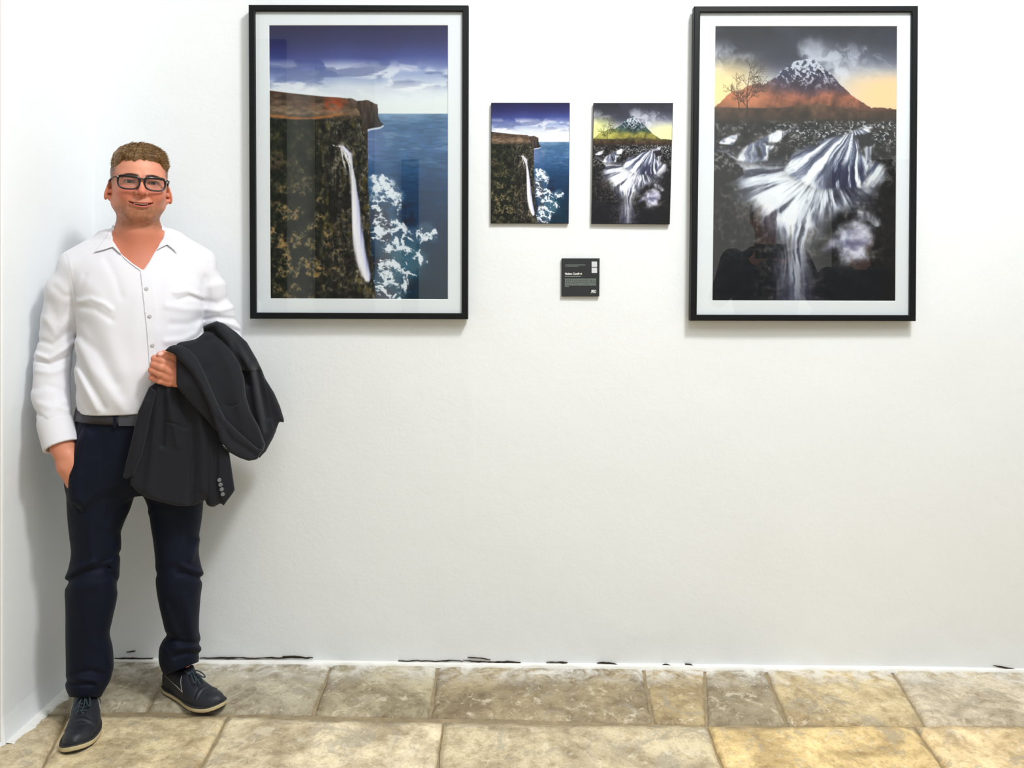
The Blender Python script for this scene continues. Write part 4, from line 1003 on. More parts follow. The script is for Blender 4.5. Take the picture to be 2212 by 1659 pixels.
def sd_body(p):
    q = to_head(p)
    d = np.full(len(p), 9.0)
    hi = p[:, 2] > HC[2]-.20; big = np.linalg.norm(q, axis=1)-.14; d = big.copy()
    near = np.abs(big) < .16
    near = big < .10
    if near.any(): d[near] = sd_head(q[near])
    d = smin(d, sd_torso_top(p), .022)
    def near(c, r, fn, k):
        nonlocal d
        m_ = np.linalg.norm(p-c, axis=1) < r
        e = np.linalg.norm(p-c, axis=1)-r+.06
        if m_.any(): e = np.maximum(e, .02); e[m_] = fn(p[m_])
        d = smin(d, e, k)
    near(aR[3], .40, lambda s: chain(s, aR, [r-.008 for r in ARM_Rr[:-1]]+[.031], .01), .03)
    near(aL[2], .30, lambda s: chain(s, aL, [r-.013 for r in ARM_Lr], .01), .03)
    near(fL[2], .24, lambda s: chain(s, fL, [.036, .035, .032, .029], .01), .02)
    near(Lp(360, 800, .196), .13, sd_hand_l, .012); near(Lp(160, 1010, .06), .16, sd_hand_r, .012)
    lo = p[:, 2] < 1.10
    if lo.any():
        s = p[lo]; dl_ = smin(d[lo], prof(s, H_B, 2.3), .02)
        dl_ = smin(dl_, np.maximum(np.minimum(prof(s, LR_B, 2.1), prof(s, LL_B, 2.1)), .22-s[:, 2]), .02)
        for a, b in (SHOE_R, SHOE_L):
            n = b-a; dl_ = smin(dl_, rcone(s, a+n*.17+V(0, 0, .26), a+n*.14+V(0, 0, .045), .026, .020), .01); dl_ = smin(dl_, rcone(s, a+n*.14+V(0, 0, .042), a+n*.80+V(0, 0, .032), .018, .014), .01)
        d[lo] = dl_
    return d
# shoe axes: heel and toe ends on the floor
def fl_local(px, py):
    X, Y = floor_pt(px, py); dx, dy = X-OX, Y-OY
    return np.array([dx*RU[0]+dy*RU[1], dx*BK[0]+dy*BK[1], fz(X)])
tR = fl_local(170, 1631); hR = tR+V(.010, .290, 0)*1.0; hR[2] = tR[2]
tL = fl_local(472, 1541); hL0 = fl_local(368, 1489); dl = hL0-tL; dl[2] = 0; dl = dl/np.linalg.norm(dl); hL = tL+dl*.268; hL[2] = tL[2]+.001
SHOE_R = (hR, tR); SHOE_L = (hL, tL)

M_SKIN = simple_mat('skin', (255, 255, 255), 0.48, spec=0.35, vcol=True, bump=0.25, bscale=900, sss=0.12)
person = empty('person', (OX, OY, 0), 0)
BAKE = np.array([[math.cos(TH), -math.sin(TH), 0], [math.sin(TH), math.cos(TH), 0], [0, 0, 1.0]])
tag(person, 'man in white shirt and navy trousers standing with one hand in his pocket', 'person')

zs = np.concatenate([axis(FZ-.01, .80, .008)[:-1], axis(.80, 1.10, .0035)[:-1], axis(1.10, 1.33, .0024)[:-1], axis(1.33, HC[2]-.135, .0035)[:-1], axis(HC[2]-.135, HC[2]+.14, .00185)])
BX = axis(-.36, .42, .0024)
bv, bq = iso_mesh(sd_body, BX, axis(-.28, .22, .0024), zs)
def skin_colour(P):
    q = to_head(P); m = mirr(q); n = len(P)
    base = np.tile(lin((214, 143, 116)), (n, 1))
    def mx(c, col, a): a = np.clip(a, 0, 1)[:, None]; return c*(1-a)+lin(col)*a
    def blob(c, r, w=1.0): return np.exp(-np.sum(((m-np.array(c))/np.array(r))**2, 1))*w
    nz = fbm(P[:, 0]*90, P[:, 1]*90, P[:, 2]*90, 71, 3)
    head = sm(.20, .13, np.linalg.norm(q, axis=1))
    c = mx(base, (200, 104, 84), blob((.040, .075, -.036), (.028, .03, .024), .75)*head)
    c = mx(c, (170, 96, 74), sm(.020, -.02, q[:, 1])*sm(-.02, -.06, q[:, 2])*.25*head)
    c = mx(c, (208, 104, 88), blob((0, .108, -.030), (.014, .02, .014), .6)*head)
    c = mx(c, (232, 166, 140), blob((0, .085, .045), (.05, .04, .03), .6)*head)
    c = mx(c, (212, 108, 90), sm(.0765, .083, m[:, 0])*head*.22*(np.abs(q[:, 2]+.024) < .045))
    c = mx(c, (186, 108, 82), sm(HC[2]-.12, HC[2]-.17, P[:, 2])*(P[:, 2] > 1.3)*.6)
    beard = sm(-.060, -.085, q[:, 2]+.55*np.clip(.055-q[:, 1], -.05, .08)*.4)*sm(-.155, -.125, q[:, 2])*sm(-.035, .0, q[:, 1])
    beard = beard*(1-blob((0, .095, -.096), (.016, .02, .010), .35))+.25*np.exp(-((q[:, 2]+.057)/.006)**2-(q[:, 0]/.028)**2)*(q[:, 1] > .06)
    c = mx(c, (132, 90, 62), beard*head*(.58+.8*(nz-.5)))
    fade = sm(.058, .072, m[:, 0]+.10*np.clip(-q[:, 1], 0, .1)+.12*np.clip(q[:, 2]-.03, 0, .1))*sm(-.030, .006, q[:, 2])*sm(.058, .030, q[:, 1])
    fade = np.maximum(fade, sm(-.04, -.07, q[:, 1])*sm(-.06, -.03, q[:, 2]))
    c = mx(c, (124, 98, 78), fade*head*(.45+.45*sm(.0, .045, q[:, 2])+.5*(nz-.5))*(m[:, 0] < .088))
    brow = line_d(m[:, 0], q[:, 2], [(.013, .0165), (.028, .0190), (.043, .0180), (.054, .0125)])
    c = mx(c, (72, 46, 32), sm(.0058, .0026, brow)*(q[:, 1] > .04)*(.85+.5*(nz-.5)))
    xm = np.abs(q[:, 0]); zc = -.0700+.0075*(np.clip(xm/.032, 0, 1.3)**2)
    lip = sm(.0095, .0068, np.abs(q[:, 2]-zc+.001+.0018*(xm/.029)**2)+.0065*np.clip(xm/.030, 0, 1.4)**3)*(q[:, 1] > .066)
    c = mx(c, (196, 96, 88), lip*.8)
    c = mx(c, (90, 30, 26), sm(.0022, .0012, np.abs(q[:, 2]-zc))*sm(.033, .029, xm)*(q[:, 1] > .055)*(q[:, 1] < .0865)*.9)
    c = mx(c, (84, 32, 26), sm(.0062, .0030, np.linalg.norm(m-np.array((.0078, .1010, -.0425)), axis=1))*.9)
    c = mx(c, (150, 88, 70), blob((.033, .085, .004), (.016, .014, .005), .35)*head)
    ez = q[:, 2]-EYE[2]+.0004; ex = (m[:, 0]-EYE[0])/.0150
    c = mx(c, (52, 30, 24), np.exp(-((ez-.0040*np.sqrt(np.clip(1-ex**2, 0, 1)))/.0011)**2)*(np.abs(ex) < 1.02)*(q[:, 1] > .07)*.95)
    c = mx(c, (120, 62, 50), np.exp(-((ez+.0040*np.sqrt(np.clip(1-ex**2, 0, 1)))/.0010)**2)*(np.abs(ex) < 1.0)*(q[:, 1] > .07)*.6)
    c = mx(c, (150, 92, 78), np.exp(-(ex/1.3)**4-((ez-.001)/.011)**2)*(q[:, 1] > .06)*.35)
    # hands: nail and redder knuckles
    nail = FG['thumb'][3]+np.array([.002, -.0085, .004])
    for k in ('index', 'middle', 'ring', 'pinky'):
        for j, s in ((0, .012), (2, .009)):
            c = mx(c, (206, 112, 88), np.exp(-(np.linalg.norm(P-FG[k][j], axis=1)/s)**2*.5)*.35)
    c = mx(c, (244, 192, 182), sm(.0075, .0055, np.linalg.norm((P-nail)*np.array([.85, .8, 1.25]), axis=1)))
    return c
body = mesh_obj('body', bv, bq, M_SKIN, person, True, cols=skin_colour(bv))

# ---- eyes, teeth
M_EYE = simple_mat('eyeball', (235, 228, 222), 0.12, spec=0.6, vcol=True)
M_TEETH = simple_mat('teeth', (236, 226, 208), 0.25)
def uv_ball(r, nu=28, nv=20):
    v = []; f = []
    for j in range(nv+1):
        a = math.pi*j/nv
        for i in range(nu): b = 2*math.pi*i/nu; v.append((r*math.sin(a)*math.cos(b), r*math.cos(a), r*math.sin(a)*math.sin(b)))
    for j in range(nv):
        for i in range(nu): k = (i+1) % nu; f.append((j*nu+i, j*nu+k, (j+1)*nu+k, (j+1)*nu+i))
    return np.array(v), np.array(f)
HMM = HM
for s in (-1, 1):
    v, f = uv_ball(.0128)
    a = np.arccos(np.clip(v[:, 1]/.0128, -1, 1))
    col = np.where((a < .22)[:, None], lin((12, 9, 8)), np.where((a < .50)[:, None], lin((58, 38, 26)), lin((196, 176, 166))))
    P = from_head(v+np.array([s*EYE[0], EYE[1], EYE[2]]))
    mesh_obj('eyeball', P, f, M_EYE, person, True, cols=col)
mb = MB()
for k in range(-3, 4):
    x = k*.0058; yy = .0868-.015*(x/.032)**2; zt = -.0672+.0060*(abs(x)/.032)**2
    w2, h2 = .0027, .0034
    mb.add([from_head(t) for t in [(x-w2, yy, zt-h2), (x+w2, yy, zt-h2), (x+w2, yy-.004, zt-h2), (x-w2, yy-.004, zt-h2), (x-w2*.95, yy-.0008, zt+h2), (x+w2*.95, yy-.0008, zt+h2), (x+w2*.95, yy-.004, zt+h2), (x-w2*.95, yy-.004, zt+h2)]],
           [(0, 1, 2, 3), (4, 7, 6, 5), (0, 4, 5, 1), (1, 5, 6, 2), (2, 6, 7, 3), (3, 7, 4, 0)])
mb.build('teeth', M_TEETH, person)

# ---- hair: a cropped cap plus many short strands
M_HAIR = simple_mat('brown_hair', (120, 92, 62), 0.5, vcol=True, bump=0.3, bscale=700)
def hairline(q):
    """>0 where hair grows (metres above its lower limit)"""
    ax = np.abs(q[:, 0]); front = .0635-.006*np.exp(-((q[:, 0]+.028)/.014)**2)+.004*np.exp(-((q[:, 0]-.01)/.03)**2)
    side = .040+.0*ax
    lim = np.where(q[:, 1] > .02, front-.020*sm(.050, .066, ax), side)
    lim = np.where((q[:, 1] <= .02) & (q[:, 1] > -.04), .046, lim); lim = np.where(q[:, 1] <= -.04, .02, lim)
    return q[:, 2]-lim
def sd_hair(p):
    q = to_head(p); g = hairline(q)
    th = .0035+.0070*sm(.02, .09, q[:, 2]-.02)*(.6+.4*sm(-.1, .04, q[:, 1]))+.0085*np.exp(-((np.abs(q[:, 0])-.052)/.022)**2-((q[:, 2]-.088)/.026)**2)+.004*np.exp(-((q[:, 0]-.02)/.05)**2-((q[:, 1]-.05)/.03)**2)
    st = fbm((q[:, 0]+.25*q[:, 1])*150, q[:, 1]*26+q[:, 2]*20, seed=81, o=3)-.5
    d = np.full(len(p), .1); n = (np.linalg.norm(q-np.array([0, -.01, .03]), axis=1) < .16)
    if n.any(): d[n] = sd_head(q[n])
    d = d-th*sm(-.002, .018, g)-st*.007
    return np.maximum(d, -(g+st*.005))
hv, hq = iso_mesh(sd_hair, axis(HC[0]-.10, HC[0]+.10, .0022), axis(HC[1]-.12, HC[1]+.13, .0022), axis(HC[2]+.0, HC[2]+.145, .0022))
R = np.random.RandomState(7)
q = to_head(hv); tone = fbm((q[:, 0]+.3*q[:, 1])*120, q[:, 1]*24, seed=83, o=3)
hcol = lin((98, 71, 44))*(1-tone[:, None])+lin((156, 122, 80))*tone[:, None]
sv, sf, sc = [], [], []
idx = R.choice(len(hv), 13000); base = hv[idx]; qb = q[idx]
eps = .003
gx = np.stack([sd_head(to_head(base+np.eye(3)[k]*eps))-sd_head(to_head(base-np.eye(3)[k]*eps)) for k in range(3)], 1); gn = gx/np.maximum(np.linalg.norm(gx, axis=1, keepdims=True), 1e-9)
lean = from_head(np.array([[.75, .70, -.05]]))-HC
for i in range(len(base)):
    g = max(0, min(1, (qb[i, 2]-.03)/.06)); L_ = (.004+.010*g)*R.uniform(.6, 1.3)
    t = gn[i]*.45+lean[0]*(.9*g)+np.array([0, 0, .5*(1-g)])+R.normal(0, .18, 3); t = t/np.linalg.norm(t)
    s_ = np.cross(t, R.normal(0, 1, 3)); s_ = s_/np.linalg.norm(s_)*.00048
    b0 = base[i]-gn[i]*.0015; b1 = b0+t*L_*.55; b2 = b0+t*L_-np.array([0, 0, .001])*g-gn[i]*.15*L_
    n = len(sv); sv += [b0-s_, b0+s_, b1-s_*.8, b1+s_*.8, b2]; sf += [(n, n+1, n+3, n+2)]; sf.append((n+2, n+3, n+4, n+4))
    k = R.uniform(0, 1)**1.2; sc += [lin((92, 65, 40))*(1-k)+lin((184, 150, 102))*k]*5
sq = np.array([f for f in sf if f[3] != f[2]]); stri = [(f[0], f[1], f[2]) for f in sf if f[3] == f[2]]
n0 = len(hv)
allv = np.concatenate([hv, np.array(sv)]); tq = np.array(stri)
quads = np.concatenate([hq, sq+n0])
# strands' tips as thin quads that end in a very narrow edge
tipq = []
tv = []
for a, b, c in stri:
    tv.append(allv[n0+c]+(allv[n0+b]-allv[n0+a])*.15); tipq.append((a+n0, b+n0, n0+len(sv)+len(tv)-1, c+n0))
allv = np.concatenate([allv, np.array(tv)]); quads = np.concatenate([quads, np.array(tipq)])
cols = np.concatenate([hcol, np.array(sc), np.array(sc)[::5][:len(tv)]])
mesh_obj('hair', allv, quads, M_HAIR, person, True, cols=cols)
# eyebrow hairs
for s in (-1, 1):
    m = MB(); path = [(.012, .0160), (.028, .0190), (.043, .0180), (.054, .0120)]
    for k in range(150):
        t = R.uniform(0, 1); x = .014+.039*t; z = np.interp(x, [a for a, _ in path], [b for _, b in path])+R.normal(0, .0016)
        p0 = from_head((s*x, .13, z)); ph = march(lambda p: sd_head(to_head(p)), p0[None], -hf, 30)[0]
        d_ = hr2*s*(.6+.5*t)+hu2*(.5-.9*t)*1.0+hf*.35; d_ = d_/np.linalg.norm(d_)*R.uniform(.004, .0065); sd_ = np.cross(d_, hf); sd_ = sd_/np.linalg.norm(sd_)*.0003
        m.add([ph-sd_, ph+sd_, ph+d_], [(0, 1, 2)])
    m.build('eyebrow', simple_mat('eyebrow_hair', (66, 44, 30), 0.6) if s < 0 else bpy.data.materials['eyebrow_hair'], person)

# clipper-length stubble on the sides
sel = np.where((np.abs(to_head(bv)[:, 0]) > .058) & (np.abs(to_head(bv)[:, 0]) < .083))[0]; tq_h = to_head(bv[sel])
sel = sel[(tq_h[:, 2] > .004) & (tq_h[:, 2] < .052) & (tq_h[:, 1] < .050)]
m = MB()
for i in R.choice(sel, min(2600, len(sel))):
    z_ = to_head(bv[i:i+1])[0, 2]
    if R.uniform() > .25+.75*(z_-.0)/.05: continue
    n_ = np.array([np.sign(to_head(bv[i:i+1])[0, 0]), 0, .3]); n_ = from_head(n_)-HC; t = n_*.5+np.array([0, 0, -.6])+R.normal(0, .3, 3); t /= np.linalg.norm(t)
    s_ = np.cross(t, R.normal(0, 1, 3)); s_ = s_/np.linalg.norm(s_)*.0003; b0 = bv[i]-n_*.0004
    m.add([b0-s_, b0+s_, b0+t*(.0015+.002*(z_/.05))], [(0, 1, 2)])
M_STUB = simple_mat('clipped_hair', (84, 62, 44), 0.6); m.build('side_hair', M_STUB, person)['kind'] = 'stuff'

# ---- glasses
M_ACET = simple_mat('black_acetate', (20, 14, 20), 0.22, spec=0.6)
M_SILVER = simple_mat('polished_steel', (215, 215, 215), 0.2, metal=1.0)
def lens_mat():
    m = bpy.data.materials.new('spectacle_lens'); m.use_nodes = True; N, L = m.node_tree.nodes, m.node_tree.links; N.clear()
    o = N.new('ShaderNodeOutputMaterial'); t = N.new('ShaderNodeBsdfTransparent'); g = N.new('ShaderNodeBsdfGlossy'); x = N.new('ShaderNodeMixShader')
    t.inputs[0].default_value = (.93, .94, .95, 1); g.inputs['Roughness'].default_value = 0.02; x.inputs[0].default_value = 0.05
    L.new(t.outputs[0], x.inputs[1]); L.new(g.outputs[0], x.inputs[2]); L.new(x.outputs[0], o.inputs[0]); return m
M_LENS = lens_mat()
gl = empty('glasses', (0, 0, 0), 0, person)
LC = (.0362, -.0072); LW, LH = .0292, .0192
def lens_outline(s, grow=0.0, n=44):
    out = []
    for k in range(n):
        a = 2*math.pi*k/n; c, z = math.cos(a), math.sin(a); e = 4.6 if z > 0 else 2.9
        r_ = 1/(abs(c)**e+abs(z)**e)**(1/e)
        x = c*r_*(LW+grow)*(1.0 if z > 0 else 1-.10*abs(z)); zz = z*r_*(LH+grow)
        out.append((s*(LC[0]+x), .1015-(LC[0]+x)**2*3.0, LC[1]+zz+.0015*max(0, c)*(z > 0)))
    return out
for s in (-1, 1):
    o_ = lens_outline(s); m = MB(); tp = [1.0+.70*max(0, math.sin(2*math.pi*k/44))**.6 for k in range(44)]
    m.tube([from_head(p) for p in o_], .0025, 8, True, taper=tp); m.build('rim', M_ACET, gl, True)
    m = MB(); c_ = from_head((s*LC[0], .1015-LC[0]**2*3.0+.0006, LC[1])); ins = [from_head(p) for p in lens_outline(s, -.0006)]
    n = len(ins); m.add([c_]+ins, [(0, 1+k, 1+(k+1) % n) for k in range(n)]); m.build('lens', M_LENS, gl, True)
    m = MB(); m.tube([from_head(p) for p in [(s*.0610, .0915, .0083), (s*.0700, .0875, .0088), (s*.0765, .076, .0088), (s*.0805, .045, .0080), (s*.0825, .010, .007), (s*.0835, -.012, .002), (s*.083, -.03, -.012)]], .0032, 8, flat=.6)
    m.build('temple_arm', M_ACET, gl, True)
    m = MB(); a = from_head((s*.0660, .0930, .0088)); m.tube([a-hr2*.0022, a+hr2*.0022], .0012, 8); m.build('hinge_stud', M_SILVER, gl, True)
m = MB(); m.tube([from_head(p) for p in smooth_curve([(-.0105, .1005, .0040), (-.006, .1020, .0062), (0, .1030, .0068), (.006, .1020, .0062), (.0105, .1005, .0040)], 4)], .0028, 8, flat=1.0); m.build('bridge', M_ACET, gl, True)
# ------------------------------------------------------------------ his clothes
def seg_fold(px, py, pts, width, depth):
    """fold line in photo pixels: positive depth makes a ridge"""
    return depth*np.exp(-(line_d(px, py, pts)/width)**2)
M_SHIRT = simple_mat('white_cotton', (224, 224, 231), 0.8, spec=0.2, bump=0.25, bscale=1400, sheen=0.15)
M_BUTTON = simple_mat('pearl_button', (196, 196, 198), 0.25)
T_S = rows(TORSO); SH_FRONT = lambda p: p[:, 1] < .02
neck_s0, neck_s1 = Lp(300, 566, -.03), Lp(300, 470, -.012)
def shirt_folds(p):
    px, py = unl(p); f = np.zeros(len(p)); fr = sm(.03, -.03, p[:, 1])
    F = [ # torso, image left side
        ([(170, 652), (195, 645), (225, 656), (240, 668)], 6, .004), ([(172, 662), (205, 668), (240, 690)], 7, -.0035), ([(168, 640), (178, 615), (184, 595)], 6, -.0018),
        ([(165, 740), (200, 800), (240, 850), (268, 888)], 12, .0050), ([(165, 770), (195, 830), (225, 880)], 8, -.0055), ([(163, 800), (190, 850), (208, 885)], 7, .0045), ([(163, 835), (180, 868), (190, 886)], 6, -.004),
        ([(185, 700), (230, 780), (262, 850)], 16, -.0035), ([(200, 660), (240, 740), (262, 800)], 18, .0030), ([(165, 720), (210, 760), (250, 830)], 10, -.0030),
        ([(230, 560), (250, 600), (262, 640)], 9, -.0025), ([(175, 600), (215, 640), (235, 700)], 14, .0022),
        # image right side
        ([(436, 640), (405, 628), (378, 632)], 6, .0045), ([(436, 650), (410, 640), (385, 648)], 5, -.0045), ([(434, 668), (400, 668), (360, 660)], 8, .0030), ([(436, 700), (425, 720), (395, 735), (360, 738)], 8, .0050), ([(430, 690), (405, 700), (370, 700)], 9, -.0035), ([(438, 660), (440, 610), (455, 570)], 6, -.004),
        ([(139, 541), (150, 580), (159, 630), (166, 690)], 1.6, -.0022), ([(456, 546), (449, 590), (440, 640)], 1.6, -.0020), ([(143, 544), (175, 534), (206, 527)], 1.4, -.0014), ([(352, 575), (346, 640), (344, 700)], 10, -.0016), ([(300, 640), (290, 720), (300, 800)], 16, .0020)]
    for pts, w_, d_ in F: f += seg_fold(px, py, pts, w_, d_)
    return f*fr+.0016*(fbm(p[:, 0]*9, p[:, 1]*9, p[:, 2]*7, 91, 3)-.5)*2
def sleeve_folds(p):
    px, py = unl(p); f = np.zeros(len(p))
    F = [([(165, 636), (140, 640), (118, 622)], 8, -.0030), ([(160, 590), (150, 640), (165, 690)], 7, -.0030), ([(150, 570), (158, 620), (160, 680)], 5, .0030),
         ([(80, 766), (105, 775), (140, 755), (160, 738)], 6, .0060), ([(78, 778), (108, 788), (145, 772)], 5, -.0055), ([(85, 735), (115, 745), (150, 715)], 7, -.0045), ([(80, 800), (110, 806), (146, 792)], 7, .0038), ([(75, 840), (100, 832), (140, 845)], 8, -.0030), ([(80, 870), (110, 880), (146, 866)], 7, .0030),
         ([(76, 890), (95, 905), (108, 918)], 5, -.0040), ([(100, 900), (125, 880), (148, 885)], 6, .0034), ([(100, 690), (120, 720), (150, 690)], 8, .0035), ([(105, 650), (125, 690), (155, 660)], 10, -.0028),
         # other sleeve
         ([(440, 650), (470, 655), (500, 640)], 7, -.0040), ([(440, 668), (475, 672), (515, 660)], 6, .0045), ([(440, 690), (470, 686), (520, 690)], 5, -.0045), ([(470, 695), (505, 702), (532, 712)], 5, .0045), ([(480, 708), (512, 716), (535, 728)], 4, -.004),
         ([(450, 620), (478, 612), (500, 618)], 8, .003), ([(445, 600), (450, 640), (440, 680)], 6, -.003)]
    for pts, w_, d_ in F: f += seg_fold(px, py, pts, w_, d_)
    return f+.0020*(fbm(p[:, 0]*12, p[:, 1]*12, p[:, 2]*10, 92, 3)-.5)*2
cuff_a, cuff_b = Lp(119, 912, .022), Lp(133, 962, .055)
cuff_n = (cuff_b-cuff_a)/np.linalg.norm(cuff_b-cuff_a)
V_NECK = [(238, 470), (244, 520), (262, 548), (285, 568), (309, 584), (322, 566), (336, 540), (352, 515), (362, 470)]
def sd_shirt(p):
    px, py = unl(p)
    tor = prof(p, T_S, 2.35, cap=False)
    top = rcone(p, Lp(240, 530, -.035), Lp(165, 573, -.035), .050, .052); top = np.minimum(top, rcone(p, Lp(360, 526, -.035), Lp(432, 568, -.035), .050, .052))
    tor = smin(np.maximum(tor, p[:, 2]-T_S[0][0]), top, .055)
    tor = smin(tor, rcone(p, neck_s0, neck_s1, .074, .0665), .022)
    tor = tor-shirt_folds(p)
    sl = chain(p, aR[:-1], ARM_Rr[:-1], .012)-sleeve_folds(p)
    sl = smin(sl, rcone(p, cuff_a+cuff_n*.004, cuff_b+cuff_n*.004, .0495, .0500), .0015)
    sl = np.maximum(sl, (p-cuff_b)@cuff_n-.004)
    sl2 = np.minimum(chain(p, aL, ARM_Lr, .012), chain(p, fL[:3], [.051, .046, .041], .01))-sleeve_folds(p)
    wz = Lp(290, 893, .12)[2]; tor = np.maximum(tor, wz-p[:, 2])
    d = smin(tor, sl, .016); d = smin(d, sl2, .016)
    # cuff shadow line, hollow wrist opening
    d = smax(d, -rcone(p, cuff_b-cuff_n*.012, cuff_b+cuff_n*.05, .040, .044), .002)
    d = d+.0012*np.exp(-(((p-cuff_a)@cuff_n)/.0016)**2)*(sl < .01)
    # neck opening and the open V
    open_neck = rcone(p, Lp(300, 560, -.02), Lp(300, 430, -.005), .061, .064)
    d = smax(d, -open_neck, .003)
    vn = poly_sd(px, py, V_NECK)/700.0
    d = np.where(p[:, 1] < .01, smax(d, -np.maximum(vn, p[:, 1]-.0), .004), d)
    # collar stand ends below the jaw; tucked at the waist
    slope = (p[:, 2]-Lp(300, 492, .06)[2])-.28*(p[:, 1]+.06)
    d = np.maximum(d, slope)
    return d
h_s = .0032
shv, shq = iso_mesh(sd_shirt, axis(-.36, .40, h_s), axis(-.24, .22, h_s), axis(.84, 1.60, h_s))
shirt = mesh_obj('shirt', shv, shq, M_SHIRT, person, True)

def drape(base, poly, off, th, parent, name, mat, res=.004, y0=-.42, smooth=True, wfix=None, bulge=0.0, label=None, ydir=V(0, 1, 0), extra=None):
    """a cloth panel: photo-pixel outline laid over an implicit surface"""
    w_ = 0.13 if wfix is None else wfix
    pts = np.array([Lp(a, b, w_)[[0, 2]] for a, b in poly]); lo, hi = pts.min(0), pts.max(0)
    xs = np.arange(lo[0]-res, hi[0]+2*res, res); zz = np.arange(lo[1]-res, hi[1]+2*res, res)
    X, Z = np.meshgrid(xs, zz, indexing='ij'); sd = poly_sd(X.ravel(), Z.ravel(), pts).reshape(X.shape)
    # snap border vertices onto the outline
    gx, gz = np.gradient(sd, res); gl_ = np.maximum(np.hypot(gx, gz), 1e-6)
    keep = sd < res*0.75
    sh = np.clip(sd, 0, None); X2 = X-gx/gl_*sh; Z2 = Z-gz/gl_*sh
    near = (sd > -res*.35) & (sd <= 0); X2 = np.where(near, X-gx/gl_*sd, X2); Z2 = np.where(near, Z-gz/gl_*sd, Z2)
    P0 = np.stack([X2.ravel(), np.full(X2.size, y0), Z2.ravel()], 1)
    P = march(base, P0, ydir, 60, .43)
    inside = np.clip(-sd.ravel()/.012, 0, 1); o_ = off+bulge*inside
    if extra is not None: o_ = o_+extra(P)
    Fp = P-ydir*o_[:, None]; Bp = P-ydir*(o_-th)[:, None]
    n = X.size; nz_ = len(zz); q = []
    k = keep.ravel(); I = np.arange(n).reshape(X.shape)
    c = np.stack([I[:-1, :-1], I[1:, :-1], I[1:, 1:], I[:-1, 1:]], -1).reshape(-1, 4)
    c = c[k[c].all(1)]
    used = {}
    allq = c.tolist(); edges = {}
    for f in allq:
        for a, b in zip(f, f[1:]+f[:1]): edges[(a, b)] = edges.get((a, b), 0)+1
    side = [(b, a, a+n, b+n) for (a, b) in edges if (b, a) not in edges]
    q = allq+[[f[3]+n, f[2]+n, f[1]+n, f[0]+n] for f in allq]+[list(s) for s in side]
    Vv = np.concatenate([Fp, Bp]); q = np.array(q); u = np.unique(q); mp = -np.ones(len(Vv), int); mp[u] = np.arange(len(u))
    return mesh_obj(name, Vv[u], mp[q], mat, parent, smooth, label=label)

def sd_collar_base(p): return smin(sd_shirt(p), rcone(p, neck_s0, neck_s1, .070, .0665), .01)
for poly in ([(243, 481), (226, 512), (201, 544), (222, 539), (242, 532.5), (254, 543), (262, 549), (257, 530), (250, 505)],
             [(351, 479), (361, 498), (374, 524), (384.5, 545.5), (374, 537), (362.5, 527), (350, 533), (339, 539.5), (346, 524), (351, 505)]):
    drape(sd_collar_base, poly, .0075, .0022, shirt, 'collar', M_SHIRT, res=.0025, wfix=.085)
PLK = [(262, 548), (285, 567), (303, 582), (309, 640), (316, 704), (320, 753), (324, 818), (328, 890), (352, 890), (347, 818), (343, 753), (339, 704), (334, 640), (328, 590), (322, 568), (318, 574), (309, 588), (290, 576), (266, 556)]
drape(sd_shirt, PLK, .0026, .0030, shirt, 'placket', M_SHIRT, res=.0028, wfix=.12)
for bx, by in ((292.5, 571), (316.5, 624), (323.5, 683), (329.5, 745.5)):
    p0 = Lp(bx, by, .13); p0[1] = -.4; hit = march(sd_shirt, p0[None], V(0, 1, 0), 60)[0]-V(0, .0042, 0)
    m = MB(); m.tube([hit, hit-V(0, .0015, 0), hit-V(0, .0022, 0)], .0056, 18, taper=[1, 1, .82])
    for dx, dz in ((-1, -1), (1, -1), (1, 1), (-1, 1)): m.tube([hit-V(0, .0021, 0)+V(dx*.0013, 0, dz*.0013), hit-V(0, .0026, 0)+V(dx*.0013, 0, dz*.0013)], .0005, 6)
    m.build('button', M_BUTTON, shirt, False)

